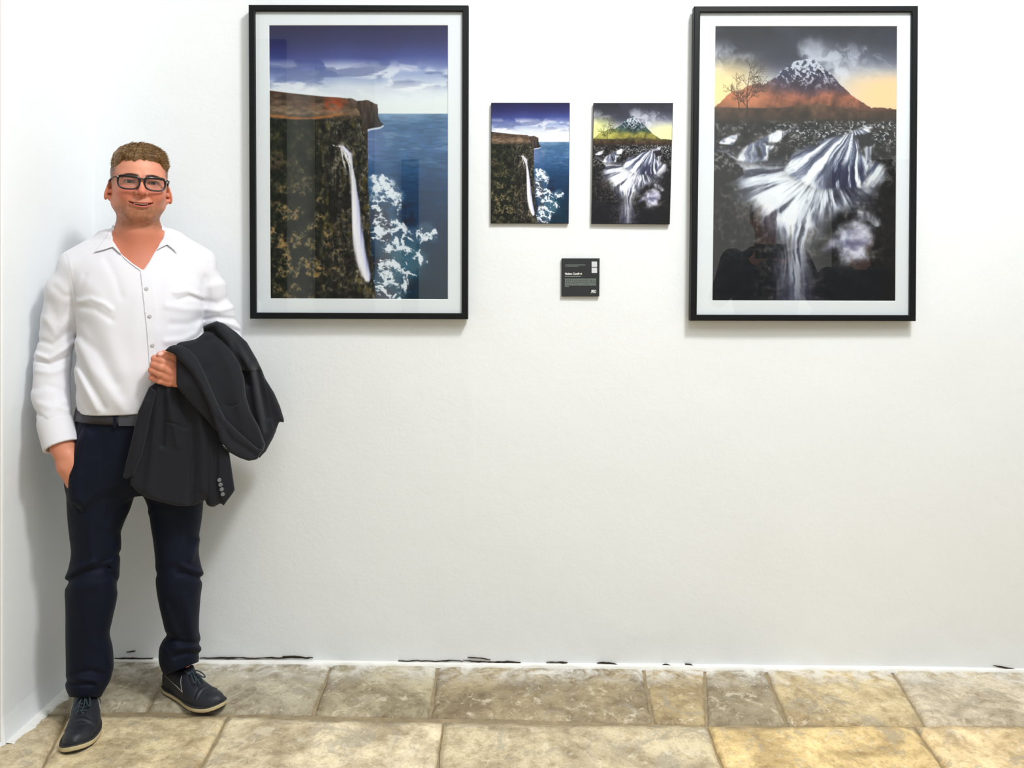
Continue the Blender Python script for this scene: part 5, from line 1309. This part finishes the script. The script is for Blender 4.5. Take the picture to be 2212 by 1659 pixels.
# ---- trousers
M_TROU = simple_mat('navy_twill', (6, 14, 33), 0.7, spec=0.2, bump=0.3, bscale=1500, sheen=0.03, vary=0.12)
T_H = rows(HIPS); T_LR = rows(LEG_R); T_LL = rows(LEG_L)
PK = [(181, 922), (172, 940), (164, 958), (153, 990), (143.5, 1026), (146, 1085), (180, 1110), (222, 1075), (232, 1000), (222, 930)]
PKm = np.array([Lp(a, b, .10)[[0, 2]] for a, b in PK])
def trouser_folds(p):
    px, py = unl(p); f = np.zeros(len(p))
    F = [([(141, 1262), (165, 1245), (195, 1232), (232, 1226)], 7, -.0085), ([(142, 1248), (170, 1228), (205, 1215)], 7, .0060), ([(215, 1220), (240, 1205), (258, 1196)], 6, -.0050), ([(232, 1226), (250, 1252), (257, 1272)], 6, -.0060), ([(160, 1275), (200, 1262), (235, 1262)], 11, .0050),
         ([(190, 1130), (195, 1180), (198, 1215)], 12, .0030), ([(255, 1150), (240, 1190), (225, 1210)], 9, -.0035),
         ([(160, 1455), (195, 1448), (222, 1456)], 6, -.0065), ([(150, 1472), (185, 1468), (215, 1474)], 5, .0045), ([(143, 1470), (170, 1478), (200, 1478)], 5, -.0060), ([(200, 1390), (228, 1410), (240, 1440)], 8, .0035), ([(160, 1330), (165, 1390), (170, 1440)], 12, -.0025),
         ([(385, 1238), (410, 1242), (437, 1250)], 6, -.0085), ([(395, 1222), (415, 1232), (436, 1238)], 6, .0060), ([(340, 1240), (370, 1225), (400, 1230)], 9, -.0045), ([(429, 1166), (420, 1185), (412, 1210)], 6, .0055), ([(402, 1160), (404, 1190), (400, 1215)], 8, -.0050),
         ([(365, 1300), (385, 1340), (398, 1375)], 9, -.0055), ([(395, 1290), (408, 1330), (412, 1370)], 9, .0045), ([(360, 1375), (395, 1388), (434, 1390)], 6, -.0085), ([(375, 1402), (405, 1398), (432, 1402)], 6, .0060), ([(370, 1420), (400, 1412), (428, 1412)], 5, -.0060), ([(350, 1400), (370, 1420), (380, 1450)], 7, .0040),
         ([(322, 1108), (340, 1100), (370, 1104)], 6, .0030), ([(280, 1060), (250, 1100), (235, 1140)], 9, .003)]
    for pts, w_, d_ in F: f += seg_fold(px, py, pts, w_, d_)
    return f*(.35+.65*sm(.05, -.02, p[:, 1]))+.0025*(fbm(p[:, 0]*10, p[:, 1]*10, p[:, 2]*6, 93, 3)-.5)*2
def sd_trou(p):
    d = prof(p, T_H, 2.3)
    lr, ll = prof(p, T_LR, 2.15), prof(p, T_LL, 2.15)
    legs = np.minimum(lr, ll)
    d = smin(d, legs, .030)
    gap = rcone(p, Lp(301, 1068, 0), Lp(299, 1180, 0), .004, .03)
    # hand pocket: a bulging flap over the hand
    sdp = poly_sd(p[:, 0], p[:, 2], PKm); ins = np.clip(-sdp/.03, 0, 1)
    yc = -(.060+.038*np.sqrt(ins*(2-ins)))
    flap = np.maximum(sdp, np.abs(p[:, 1]-yc)-.012)*.7
    d = smin(d, flap, .014)
    d = d-trouser_folds(p)
    px, py = unl(p)
    d = np.where(px < 300, np.maximum(d, (py-1506)/760), np.maximum(d, (py-(1457-(px-361)*.40))/760))
    # keep the hand's entry free
    d = smax(d, -rcone(p, Lp(132, 962, .062), Lp(150, 1006, .062), .030, .028)*1.0, .002)
    return d
h_t = .0036
tv_, tq_ = iso_mesh(sd_trou, axis(-.26, .28, h_t), axis(-.20, .20, h_t), axis(.05, 1.16, h_t))
trou = mesh_obj('trousers', tv_, tq_, M_TROU, person, True)
M_PIPE = simple_mat('navy_seam', (38, 52, 74), 0.6)
def surf_tube(base, pts, r, parent, name, mat, off=.0005, w_=.1, n=5, smooth=True):
    P = np.array([Lp(a, b, w_) for a, b in pts]); P[:, 1] = -.42
    H = march(base, P, V(0, 1, 0), 60)-V(0, off, 0)
    m = MB(); m.tube(smooth_curve([tuple(h) for h in H], 5), r, 6); return m.build(name, mat, parent, smooth)
surf_tube(sd_trou, [(184, 916), (176, 932), (168, 950), (161, 968)], .0011, trou, 'pocket_seam', M_PIPE)

# ---- belt
M_BELT = simple_mat('dark_leather', (44, 40, 48), 0.38, spec=0.5, bump=0.3, bscale=500)
M_BUCK = simple_mat('gunmetal', (66, 68, 76), 0.4, metal=0.3)
def sd_waist(p): return prof(p, T_H, 2.3, cap=False)
def ring_band(z_of, hw, off, th, name, mat, a0=0, a1=2*math.pi, n=96):
    V2, F2 = [], []
    for i in range(n+1):
        a = a0+(a1-a0)*i/n; cx, cy = T_H[1][1], T_H[1][2]; d_ = V(math.sin(a), -math.cos(a), 0); zc = z_of(a)
        for dz in (-hw, hw):
            p0 = V(cx, cy, zc+dz)+d_*.35; hit = march(sd_waist, p0[None], -d_, 50)[0]
            V2 += [hit+d_*off, hit+d_*(off-th)]
    for i in range(n):
        a, b = i*4, i*4+4; F2 += [(a, b, b+2, a+2), (a+1, a+3, b+3, b+1), (a, a+1, b+1, b), (a+2, b+2, b+3, a+3)]
    F2 += [(0, 2, 3, 1), (n*4, n*4+1, n*4+3, n*4+2)]
    return mesh_obj(name, np.array(V2), F2, mat, person, True)
zb = Lp(240, 903, .11)[2]
belt = ring_band(lambda a: zb-.006*math.cos(a)+.007*(-math.sin(a))-.0*a, .0150, .0070, .0045, 'belt', M_BELT)
def px_on_waist(px, py, off):
    p0 = Lp(px, py, .13); p0[1] = -.4; return march(sd_waist, p0[None], V(0, 1, 0), 60)[0]-V(0, off, 0)
a, b, c, d = [px_on_waist(x, y, .0095) for x, y in ((257, 895), (296, 895), (296, 919), (256, 919))]
m = MB(); th = V(0, .004, 0); m.add([a, b, c, d, a+th, b+th, c+th, d+th], [(0, 3, 2, 1), (4, 5, 6, 7), (0, 1, 5, 4), (1, 2, 6, 5), (2, 3, 7, 6), (3, 0, 4, 7)]); m.build('buckle', M_BUCK, belt)
for lx in (174, 248):
    a, b, c, d = [px_on_waist(lx+dx, y, .0098) for dx, y in ((-3.5, 885+(lx-174)*.05), (3.5, 885+(lx-174)*.05), (3.5, 920+(lx-174)*.05), (-3.5, 920+(lx-174)*.05))]
    m = MB(); th = V(0, .006, 0); m.add([a, b, c, d, a+th, b+th, c+th, d+th], [(0, 3, 2, 1), (4, 5, 6, 7), (0, 1, 5, 4), (1, 2, 6, 5), (2, 3, 7, 6), (3, 0, 4, 7)]); m.build('belt_loop', M_TROU, trou)

# ---- shoes
M_UPPER = simple_mat('navy_black_leather', (30, 32, 42), 0.5, spec=0.45, bump=0.35, bscale=700, vary=0.15)
M_SOLE = simple_mat('cream_rubber', (196, 180, 142), 0.6)
M_WELT = simple_mat('dark_welt', (44, 44, 44), 0.6)
M_TREAD = simple_mat('black_tread', (18, 18, 20), 0.8)
M_LACE = simple_mat('dark_lace', (46, 60, 70), 0.8)
M_STITCH = simple_mat('pale_stitching', (176, 172, 160), 0.7)
M_TAB = simple_mat('tan_leather_tab', (214, 128, 84), 0.6)
def shoe(heel, toe, side, label):
    """side=+1: the outer edge is on the local +x"""
    ax = toe-heel; Ln = float(np.linalg.norm(ax[:2])); KS = Ln/.290; fy = np.array([ax[0], ax[1], 0])/Ln; fx = np.array([-fy[1], fy[0], 0])*-1.0
    M3 = np.stack([fx, fy, V(0, 0, 1)], 1); O = heel.copy(); O[2] += .001
    W = lambda q_: O+(np.asarray(q_, float)*KS)@M3.T
    s = side
    OUT = [(0.0, 0, .022), (.010, 0, .027), (.03, 0, .0335), (.08, .002, .034), (.13, .004, .036), (.18, .004, .044), (.215, .0, .0475), (.245, -.006, .044), (.27, -.010, .034), (.284, -.012, .020), (.290, -.012, .008)]
    ys = np.array([o[0] for o in OUT]); cx = np.array([o[1]*s for o in OUT]); hw = np.array([o[2] for o in OUT])
    def outline(y): return _cubic(y, ys, cx), _cubic(y, ys, hw)
    def toe_up(y): return .010*np.clip((y-.235)/.055, 0, 1)**2
    def slab(z0, z1, g):
        def f(q):
            y = np.clip(q[:, 1], 0, .29); c, w_ = outline(y); dy = np.maximum(-q[:, 1], q[:, 1]-.29)
            d2 = np.abs(q[:, 0]-c)-w_-g; d2 = np.maximum(d2*.9, dy-g*.3)
            z = q[:, 2]-toe_up(q[:, 1]); return smax(d2, np.abs(z-(z0+z1)/2)-(z1-z0)/2, .004)
        return f
    UP = [(.000, .0, .056, .020, .042), (.012, .0, .060, .029, .047), (.04, 0, .062, .033, .050), (.08, 0, .061, .0345, .050), (.11, 0, .058, .037, .047), (.14, 0, .053, .0395, .042), (.175, 0, .045, .0425, .034), (.21, 0, .038, .0445, .028), (.24, 0, .034, .042, .024), (.262, 0, .033, .035, .021), (.278, 0, .031, .024, .017), (.287, 0, .029, .010, .010)]
    UPT = [(u[0], outline(np.array([u[0]]))[0][0], u[2]-.016, u[3], u[4]+.016) for u in UP]
    def sd_up(q):
        d = prof(q, UPT, 2.2, axis=1)
        d = np.maximum(d, .016-q[:, 2]+toe_up(q[:, 1]))
        op = prof(q, [(.008, 0, .108, .014, .028), (.02, 0, .108, .023, .032), (.06, 0, .108, .027, .032), (.09, 0, .112, .025, .030), (.112, 0, .118, .022, .030), (.130, 0, .124, .016, .03)], 2.3, axis=1)
        d = smax(d, -op, .003)
        # creases across the vamp, toe cap break
        for yy, a_ in ((.214, .0014), (.223, -.0012), (.205, -.0012)):
            d = d-a_*np.exp(-((q[:, 1]-yy-.010*np.abs(q[:, 0]-q[:, 0]*0)/.04+.004*np.sin(q[:, 0]*60))/.004)**2)*(q[:, 2] > .04)
        # facing (eyestay) edge step and tongue slot
        slot = np.maximum(np.maximum(np.abs(q[:, 0]-.002*s)-.0042-.03*np.clip(.195-q[:, 1], 0, .06)*1.0*.5, q[:, 1]-.198), .125-q[:, 1])
        d = np.where(q[:, 2] > .045, smax(d, -np.maximum(slot, -(d+.0030)), .0008), d)
        return d
    def make(f, name, mat, h, box, parent):
        (xa, xb), (ya, yb), (za, zb_) = box; v, q_ = iso_mesh(f, axis(xa, xb, h), axis(ya, yb, h), axis(za, zb_, h))
        return mesh_obj(name, W(v), q_, mat, parent, True)
    root = empty('shoe', (0, 0, 0), 0, person); root['label'] = label
    make(sd_up, 'upper', M_UPPER, .0022, ((-.06, .06), (-.012, .30), (.008, .12)), root)
    make(slab(.0035, .0185, .0035), 'sole', M_SOLE, .0028, ((-.065, .065), (-.012, .305), (-.006, .04)), root)
    make(slab(.0165, .0215, .0045), 'welt', M_WELT, .0020, ((-.065, .065), (-.012, .305), (.006, .045)), root)
    make(slab(.0, .0050, .0018), 'tread', M_TREAD, .0030, ((-.065, .065), (-.012, .305), (-.008, .03)), root)
    def top(x, y, off=.0012):
        p0 = np.array([[x, y, .2]]); return march(sd_up, p0, V(0, 0, -1), 60, .2)[0]+V(0, 0, off)
    def sidep(y, z, sg, off=.0008):
        p0 = np.array([[sg*.09, y, z]]); return march(sd_up, p0, V(-sg, 0, 0), 60, .09)[0]+V(sg*off, 0, 0)
    # pale piping around the elastic/side panels on both sides
    for sg in (-1, 1):
        pts = [sidep(.124, .092, sg), sidep(.130, .080, sg), sidep(.142, .064, sg), sidep(.154, .050, sg)]
        pts2 = [sidep(.154, .050, sg), sidep(.136, .054, sg), sidep(.108, .058, sg), sidep(.072, .062, sg), sidep(.036, .068, sg)]
        for P_ in (pts, pts2):
            m = MB(); m.tube([W(x) for x in smooth_curve([tuple(t) for t in P_], 5)], .0008, 6); m.build('piping', M_STITCH, root, True)
    m = MB(); sk = [(0, .045, .060), (0, .052, .095), (0, .060, .125), (0, .062, .150)]
    m.tube([W(v_) for v_ in sk], .036, 20, taper=[.8, 1.0, 1.0, 1.0]); m.build('sock', M_TROU, root, True)
    # tongue with a tan tab
    m = MB(); tp = []
    for i in range(9):
        t = i/8; y = .196-.076*t; z0 = float(top(.012, max(y, .146), -.002)[2])+(.020*max(0, t-.62)/.38); w_ = .008+.012*t
        tp += [(-w_, y, z0-.0015), (-w_*.5, y, z0+.0015), (w_*.5, y, z0+.0015), (w_, y, z0-.0015), (w_, y, z0-.0045), (-w_, y, z0-.0045)]
    f_ = [(i*6+k, i*6+(k+1) % 6, (i+1)*6+(k+1) % 6, (i+1)*6+k) for i in range(8) for k in range(6)]+[(0, 5, 4, 3, 2, 1), tuple(48+k for k in range(6))]
    m.add([W(v_) for v_ in tp], f_); tg = m.build('tongue', M_UPPER, root, True)
    zt = float(top(.012, .146, -.002)[2])+.019
    m = MB(); bx = [(-.008, .1185, zt-.004), (.008, .1185, zt-.004), (.008, .1235, zt-.004), (-.008, .1235, zt-.004), (-.008, .116, zt+.011), (.008, .116, zt+.011), (.008, .1195, zt+.011), (-.008, .1195, zt+.011)]
    m.add([W(v_) for v_ in bx], [(0, 3, 2, 1), (4, 5, 6, 7), (0, 1, 5, 4), (1, 2, 6, 5), (2, 3, 7, 6), (3, 0, 4, 7)]); m.build('tab', M_TAB, root, label='tan leather pull tab')
    # laces: five bars, two loops, two ends
    for i in range(5):
        y = .143+.0112*i; m = MB(); w_ = .0135-.0009*i
        pts = [top(-w_, y, .0004), top(-w_*.55, y+.001, .0030), top(0, y+.002, .0036), top(w_*.55, y+.001, .0030), top(w_, y, .0004)]
        m.tube([W(x) for x in smooth_curve([tuple(t) for t in pts], 4)], .0020, 7); m.build('lace', M_LACE, root, True)
        for sx in (-1, 1):
            m = MB(); m.tube([W(top(sx*w_, y, -.001)), W(top(sx*w_, y, .0009))], .0026, 10); m.build('eyelet', M_WELT, root)
    kn = top(0, .143, .006)
    def lp(pts, r=.0019):
        m = MB(); m.tube([W(x) for x in smooth_curve([tuple(kn+V(*t)) for t in pts], 6)], r, 7); m.build('lace', M_LACE, root, True)
    m = MB(); v_, f_ = uv_ball(.0042, 12, 8); m.add([W(kn+x*np.array([1.2, 1, .8])) for x in v_], [tuple(f) for f in f_]); m.build('lace_knot', M_LACE, root, True)
    lp([(0, 0, 0), (.012, .010, .004), (.022, .034, -.002), (.024, .050, -.012), (.016, .046, -.012), (.008, .026, -.003), (0, 0, 0)])
    lp([(0, 0, 0), (-.011, .008, .004), (-.019, .030, -.002), (-.020, .046, -.012), (-.013, .040, -.010), (-.007, .020, -.002), (0, 0, 0)])
    lp([(0, 0, .001), (.006, .022, -.002), (.010, .052, -.012), (.015, .070, -.018)]); lp([(0, 0, .001), (-.004, .020, -.001), (-.004, .050, -.010), (.002, .066, -.016)])
    # toe-cap seam
    m = MB(); pts = [top(x + outline(np.array([.23]))[0][0], .236-.010*(x/.04)**2, .0002) for x in np.linspace(-.038, .038, 13)]
    m.tube([W(x) for x in pts], .0009, 6); m.build('seam', M_WELT, root, True)
    return root
shoe(hR, tR, -1, 'dark navy lace-up shoe with a cream sole, pointing at the camera')
shoe(hL, tL, 1, 'dark navy lace-up shoe with a cream sole, turned out beside the wall')
# ------------------------------------------------------------------ the jacket over his arm
M_JACK = simple_mat('charcoal_wool', (12, 15, 26), 0.72, spec=0.35, bump=0.5, bscale=1300, sheen=0.14, vary=0.2)
M_JBUT = simple_mat('grey_horn_button', (104, 108, 112), 0.35)
jacket = empty('jacket', (OX, OY, 0), 0)
tag(jacket, 'dark charcoal suit jacket folded over the man\'s forearm, sleeve hanging down', 'jacket')
def sd_panel(p, px, py, poly, wp, T, R=.009, folds=(), noise=.0015, seed=1):
    """cloth layer: outline poly (photo px), mid depth wp(px,py), half thickness T with rolled edges"""
    sd = poly_sd(px, py, poly)/735.0
    wc = wp(px, py)
    for pts, w_, d_ in folds: wc = wc+seg_fold(px, py, pts, w_, d_)
    wc = wc+noise*2*(fbm(px*.02, py*.02, seed=seed, o=3)-.5)
    dw = np.abs(-p[:, 1]-wc)-T; R = min(R, T)
    a = sd+R; b = dw+R
    return (np.hypot(np.maximum(a, 0), np.maximum(b, 0))+np.minimum(np.maximum(a, b), 0)-R)*.8
def wlin(xs, ws, ys=None, wy=None):
    def f(px, py):
        o = np.interp(px, xs, ws)
        if ys is not None: o = o+np.interp(py, ys, wy)
        return o
    return f
PA = [(356, 757), (366, 748), (378, 744.5), (394, 747), (408, 754), (424, 771), (440, 801), (455, 836), (470, 871), (487, 905), (521, 938), (556, 968), (569, 972), (556, 992), (538, 996), (517, 989), (495, 977), (476, 952), (462, 908), (449, 872), (431, 834), (414, 806), (400, 789), (386, 776), (374, 764)]
PB = [(376, 750), (384, 741), (392, 738.5), (410, 735.5), (424, 732), (434, 724), (443, 716), (458, 719), (480, 737), (500, 759), (517, 785), (527, 815), (532, 860), (542, 890), (561, 925), (573, 960), (569, 974), (552, 972), (512, 945), (478, 915), (455, 880), (440, 840), (420, 800), (400, 770)]
PC = [(440, 724), (439, 705), (452, 699), (468, 693.5), (484, 699), (511, 718), (533, 739), (554.6, 776.6), (566, 800), (575, 830), (583, 870), (590, 905), (596, 930), (588, 948), (573, 976), (552, 965), (520, 900), (500, 840), (480, 780), (455, 740)]
PC2 = [(512, 722), (533, 739), (554.6, 776.6), (573.6, 818.6), (592.5, 849), (604.7, 877), (613.8, 907), (613, 912.5), (603.5, 911), (590, 945), (573, 976), (560, 990), (545, 940), (540, 860), (530, 790)]
PD = [(322, 836), (335, 828), (352, 822), (372, 800), (392, 780), (420, 806), (466, 880), (483, 945), (480, 1000), (468, 1060), (446, 1079), (419, 1091), (400, 1093), (381, 1092.5), (343, 1083), (319, 1076), (298, 1063), (282, 1046), (283, 1000), (292, 930), (299, 888), (310, 862)]
PL = [(323.5, 833.5), (311, 862), (298, 890), (286, 945), (272, 1002), (265.5, 1031), (271, 1035), (289, 1026), (306, 985), (319, 930), (329, 880), (338, 846)]
PE = [(448, 930), (476, 955), (495, 976), (500.5, 1012.5), (507.3, 1058), (504, 1064), (496, 1074), (483, 1092.5), (477, 1087), (462, 1095), (452, 1094), (446, 1089), (441, 1074), (438, 1030), (440, 980)]
PE2 = [(474, 958), (495, 977), (500.5, 1012.5), (507.3, 1058), (504, 1064), (483, 1092.5), (477, 1074), (470, 1036), (470, 1000)]
WU = wlin([260, 330, 372, 420, 480, 540, 615], [.190, .205, .218, .200, .166, .132, .090])
WA = lambda a, b: WU(a, b)+.027+.012*np.sin(np.clip((b-745)/240, 0, 1)*math.pi)
WB = lambda a, b: WU(a, b)-.004+.016*np.sin(np.clip((b-735)/240, 0, 1)*math.pi)
WC = lambda a, b: WU(a, b)-.034-.02*np.clip((b-700)/250, 0, 1)+.022*np.exp(-((a-(468+(b-700)*.62))/22)**2)*(b < 800)
WC2 = lambda a, b: WU(a, b)-.060
WD = wlin([260, 330, 400, 480], [.178, .182, .180, .150], [800, 900, 1000, 1095], [.006, .0, -.006, -.010])
def sd_shell(p):
    px, py = unl(p)
    d = sd_panel(p, px, py, PB, WB, .013, .011, [([(470, 742), (500, 800), (512, 850), (524, 920)], 13, .006), ([(450, 800), (480, 860), (520, 915)], 14, -.004), ([(487, 874), (500, 878), (515, 872), (529, 861)], 1.8, -.0035)], seed=3)
    c = sd_panel(p, px, py, PC, WC, .018, .014, [([(441, 706), (470, 700), (500, 730), (530, 775)], 9, .010), ([(470, 716), (500, 745), (528, 780)], 8, .010), ([(505, 745), (525, 790), (535, 830)], 7, -.010),
                                                 ([(540, 792), (548, 830), (556, 880), (566, 930)], 9, .018), ([(556, 800), (566, 850), (578, 900)], 7, -.014)], seed=4)
    c2 = sd_panel(p, px, py, PC2, WC2, .020, .008, [([(575, 830), (596, 880), (608, 910)], 8, .006)], seed=5)
    e = chain(p, [Lp(476, 738, .03), Lp(440, 762, .10), Lp(405, 785, .15)], [.050, .048, .040], .01)
    dd = sd_panel(p, px, py, PD, WD, .011, .009, [([(345, 838), (338, 900), (330, 980), (318, 1060)], 9, .008), ([(362, 846), (372, 900), (385, 960)], 9, .006), ([(352, 840), (352, 900), (350, 960)], 7, -.008), ([(400, 850), (412, 930), (415, 1010), (412, 1085)], 10, -.010), ([(385, 830), (395, 880), (400, 920)], 8, -.006),
                                                    ([(430, 880), (440, 960), (442, 1060)], 11, .010), ([(362, 912), (380, 916), (402, 926)], 2.0, -.0035)], seed=6)
    pi_ = sd_panel(p, px, py, PI, lambda a, b: np.interp(b, [770, 835, 930], [.229, .226, .190]), .0055, .005, [], seed=12)
    d = smin(d, c, .003); d = smin(d, c2, .003); d = np.minimum(d, pi_); d = smin(d, e, .012)
    return smin(d, dd, .006)
PI = [(381, 766), (392, 772), (408, 786), (425, 806), (446, 850), (470, 905), (478, 935), (464, 928), (440, 900), (410, 868), (384, 838), (381, 830)]
def sd_lapel_up(p):
    px, py = unl(p)
    return sd_panel(p, px, py, PA, WA, .0095, .009, [([(384, 752), (420, 795), (450, 860), (480, 925)], 9, .004), ([(470, 905), (500, 950), (550, 982)], 6, -.005)], seed=7)
def sd_lapel(p):
    px, py = unl(p)
    return sd_panel(p, px, py, PL, lambda a, b: WD(a, b)+.016, .0060, .005, [([(316, 870), (300, 930), (284, 1010)], 8, .004)], seed=8)
def sd_sleeve(p):
    px, py = unl(p)
    a = sd_panel(p, px, py, PE, lambda a, b: .145-.0*a, .020, .016, [([(455, 960), (456, 1030), (458, 1085)], 10, .006)], seed=9)
    b = sd_panel(p, px, py, PE2, lambda a, b: .166+.0*a, .010, .008, [], seed=10)
    return smin(a, b, .003)
def jpart(f, name, h, xr, yr, zr):
    v, q_ = iso_mesh(f, axis(*xr, h), axis(*yr, h), axis(*zr, h)); return mesh_obj(name, v, q_, M_JACK, jacket, True)
shell = jpart(sd_shell, 'shell', .0030, (-.08, .50), (-.27, .05), (.66, 1.26))
lap = jpart(sd_lapel_up, 'lapel', .0026, (.05, .46), (-.29, -.06), (.80, 1.20))
jpart(sd_lapel, 'lapel', .0026, (-.09, .06), (-.25, -.14), (.76, 1.08))
slv = jpart(sd_sleeve, 'sleeve', .0028, (.16, .32), (-.21, -.09), (.66, .92))
for bx, by in ((473.3, 1036), (475.8, 1046), (478.3, 1056), (480.6, 1066.5)):
    p0 = Lp(bx, by, .17); p0[1] = -.4; hit = march(sd_sleeve, p0[None], V(0, 1, 0), 60)[0]
    m = MB(); m.tube([hit+V(0, .002, 0), hit-V(0, .0020, 0), hit-V(0, .0028, 0)], .0062, 16, taper=[1, 1, .78]); m.build('button', M_JBUT, slv)
# ------------------------------------------------------------------ two visitors beside the camera: the right frame's glass reflects them
BAKE = None
M_SKIN2 = simple_mat('visitor_skin', (196, 136, 108), 0.55)
M_TOP2 = simple_mat('black_cotton', (20, 21, 26), 0.85, spec=0.2, bump=0.3, bscale=900)
M_TROU2 = simple_mat('black_denim', (26, 28, 36), 0.85, spec=0.2)
M_HAIR2 = simple_mat('dark_hair', (44, 32, 26), 0.6, bump=0.4, bscale=500)
M_PHONE = simple_mat('phone_case', (26, 26, 30), 0.35)
def visitor(x, y, hgt, face_to, arms_up, label):
    s = hgt/1.78
    A = dict(sh=[V(.175, 0, 1.43), V(-.175, 0, 1.43)])
    if arms_up: el = [V(.25, .17, 1.22), V(-.25, .17, 1.22)]; wr = [V(.075, .33, 1.42), V(-.075, .33, 1.42)]
    else: el = [V(.27, -.02, 1.12), V(-.24, .10, 1.14)]; wr = [V(.26, .10, .86), V(-.10, .26, 1.10)]
    def tors(p, g=0.0):
        T = [(.86, 0, 0, .165, .105), (.95, 0, 0, .170, .11), (1.08, 0, .005, .150, .105), (1.25, 0, .01, .172, .12), (1.38, 0, .0, .178, .105), (1.45, 0, -.01, .13, .075), (1.50, 0, -.015, .07, .055)]
        return prof(p, [(a, b, c, d+g, e+g) for a, b, c, d, e in T], 2.3)
    def leg(p, g=0.0):
        d = None
        for k in (-1, 1):
            e = chain(p, [V(k*.085, 0, .90), V(k*.10, .02, .50), V(k*.115, -.015, .09)], [.088+g, .060+g, .042+g], .01); d = e if d is None else np.minimum(d, e)
        return d
    def body_(p):
        d = ellip(p, (0, .015, 1.665), (.073, .092, .108)); d = smin(d, ellip(p, (0, .045, 1.605), (.045, .045, .050)), .03); d = smin(d, ellip(p, (0, .108, 1.645), (.012, .018, .022)), .012)
        for k in (-1, 1): d = smin(d, ellip(p, (k*.075, .005, 1.645), (.010, .018, .030)), .006)
        d = smin(d, rcone(p, V(0, 0, 1.58), V(0, -.015, 1.44), .052, .060), .03); d = smin(d, tors(p, -.01), .03)
        for k in (0, 1):
            d = smin(d, chain(p, [A['sh'][k], el[k], wr[k]], [.045, .036, .027], .01), .02)
            dr = (wr[k]-el[k])/np.linalg.norm(wr[k]-el[k]); pc_ = wr[k]+dr*.045; d = smin(d, ellip(p, pc_, (.032, .030, .034)), .012)
            sg = -1 if k == 0 else 1
            for j in range(4):
                o = pc_+V((.030-.0*j)*sg*.2, .012-.004*j, .022-.016*j) if arms_up else pc_+V(.018-.012*j, .0, -.02)
                tip = o+(V(sg*.045, .010, .012) if arms_up else V(0, .012, -.055)); d = smin(d, rcone(p, o, tip, .0095, .008), .006)
            d = smin(d, rcone(p, pc_+V(0, -.01, -.005), pc_+(V(sg*.03, -.02, .035) if arms_up else V(sg*.03, .02, -.03)), .011, .009), .006)
        d = smin(d, leg(p, -.012), .02)
        for k in (-1, 1): d = smin(d, chain(p, [V(k*.115, -.03, .045), V(k*.125, .15, .030)], [.032, .028]), .01)
        return d
    def top_(p):
        d = tors(p, .010)
        for k in (0, 1): d = smin(d, chain(p, [A['sh'][k], el[k], wr[k]*.9+el[k]*.1], [.062, .050, .036], .01), .03)
        d = smax(d, -rcone(p, V(0, .0, 1.56), V(0, .0, 1.50), .062, .062), .004)
        return d-.004*(fbm(p[:, 0]*9, p[:, 1]*9, p[:, 2]*7, 5, 3)-.5)*2
    def trou_(p): return smin(np.maximum(tors(p, .012), p[:, 2]-.97), np.maximum(leg(p, .010), .07-p[:, 2]), .02)
    def hair_(p):
        d = ellip(p, (0, -.002, 1.683), (.084, .100, .108)); return smax(d, -ellip(p, (0, .085, 1.625), (.070, .070, .085)), .01)
    def shoe_(k): return lambda p: np.maximum(chain(p, [V(k*.115, -.045, .045), V(k*.118, .02, .048), V(k*.128, .17, .035)], [.040, .044, .036], .02), .004-p[:, 2])
    r = empty('person', (x, y, fz(x)+.002), math.atan2(-(face_to[0]-x), face_to[1]-y)); r.scale = (s, s, s)
    tag(r, label, 'person')
    def mk(f, name, mat, h, zr, xr=(-.36, .36), yr=(-.16, .46)):
        v, q_ = iso_mesh(f, axis(*xr, h), axis(*yr, h), axis(*zr, h)); return mesh_obj(name, v, q_, mat, r, True)
    mk(body_, 'body', M_SKIN2, .009, (-.01, 1.80)); mk(top_, 'sweater', M_TOP2, .010, (.80, 1.56)); mk(trou_, 'trousers', M_TROU2, .011, (.04, 1.02)); mk(hair_, 'hair', M_HAIR2, .008, (1.55, 1.82))
    for k in (-1, 1): mk(shoe_(k), 'shoe', M_PHONE, .010, (-.01, .12))
    return r
va = visitor(1.44, 1.05, 1.84, (1.0, 2.74), True, 'visitor in black beside the camera holding up a phone, reflected in framed glass')
visitor(2.02, 0.95, 1.72, (1.5, 2.74), False, 'second visitor in black, standing to the right of the one with the phone')
ph = MB(); ph.box(-.077, .077, -.004, .004, -.038, .038); bm_ = ph.build('phone', M_PHONE)
bm_.location = (va.location.x, va.location.y, 0); d_ = Vector((1.0-1.44, 2.74-1.05, 0)).normalized()*.405
bm_.location = (1.44+d_.x, 1.05+d_.y, 1.50); bm_.rotation_euler = va.rotation_euler; tag(bm_, 'black phone held up sideways by the first visitor beside the camera', 'phone')
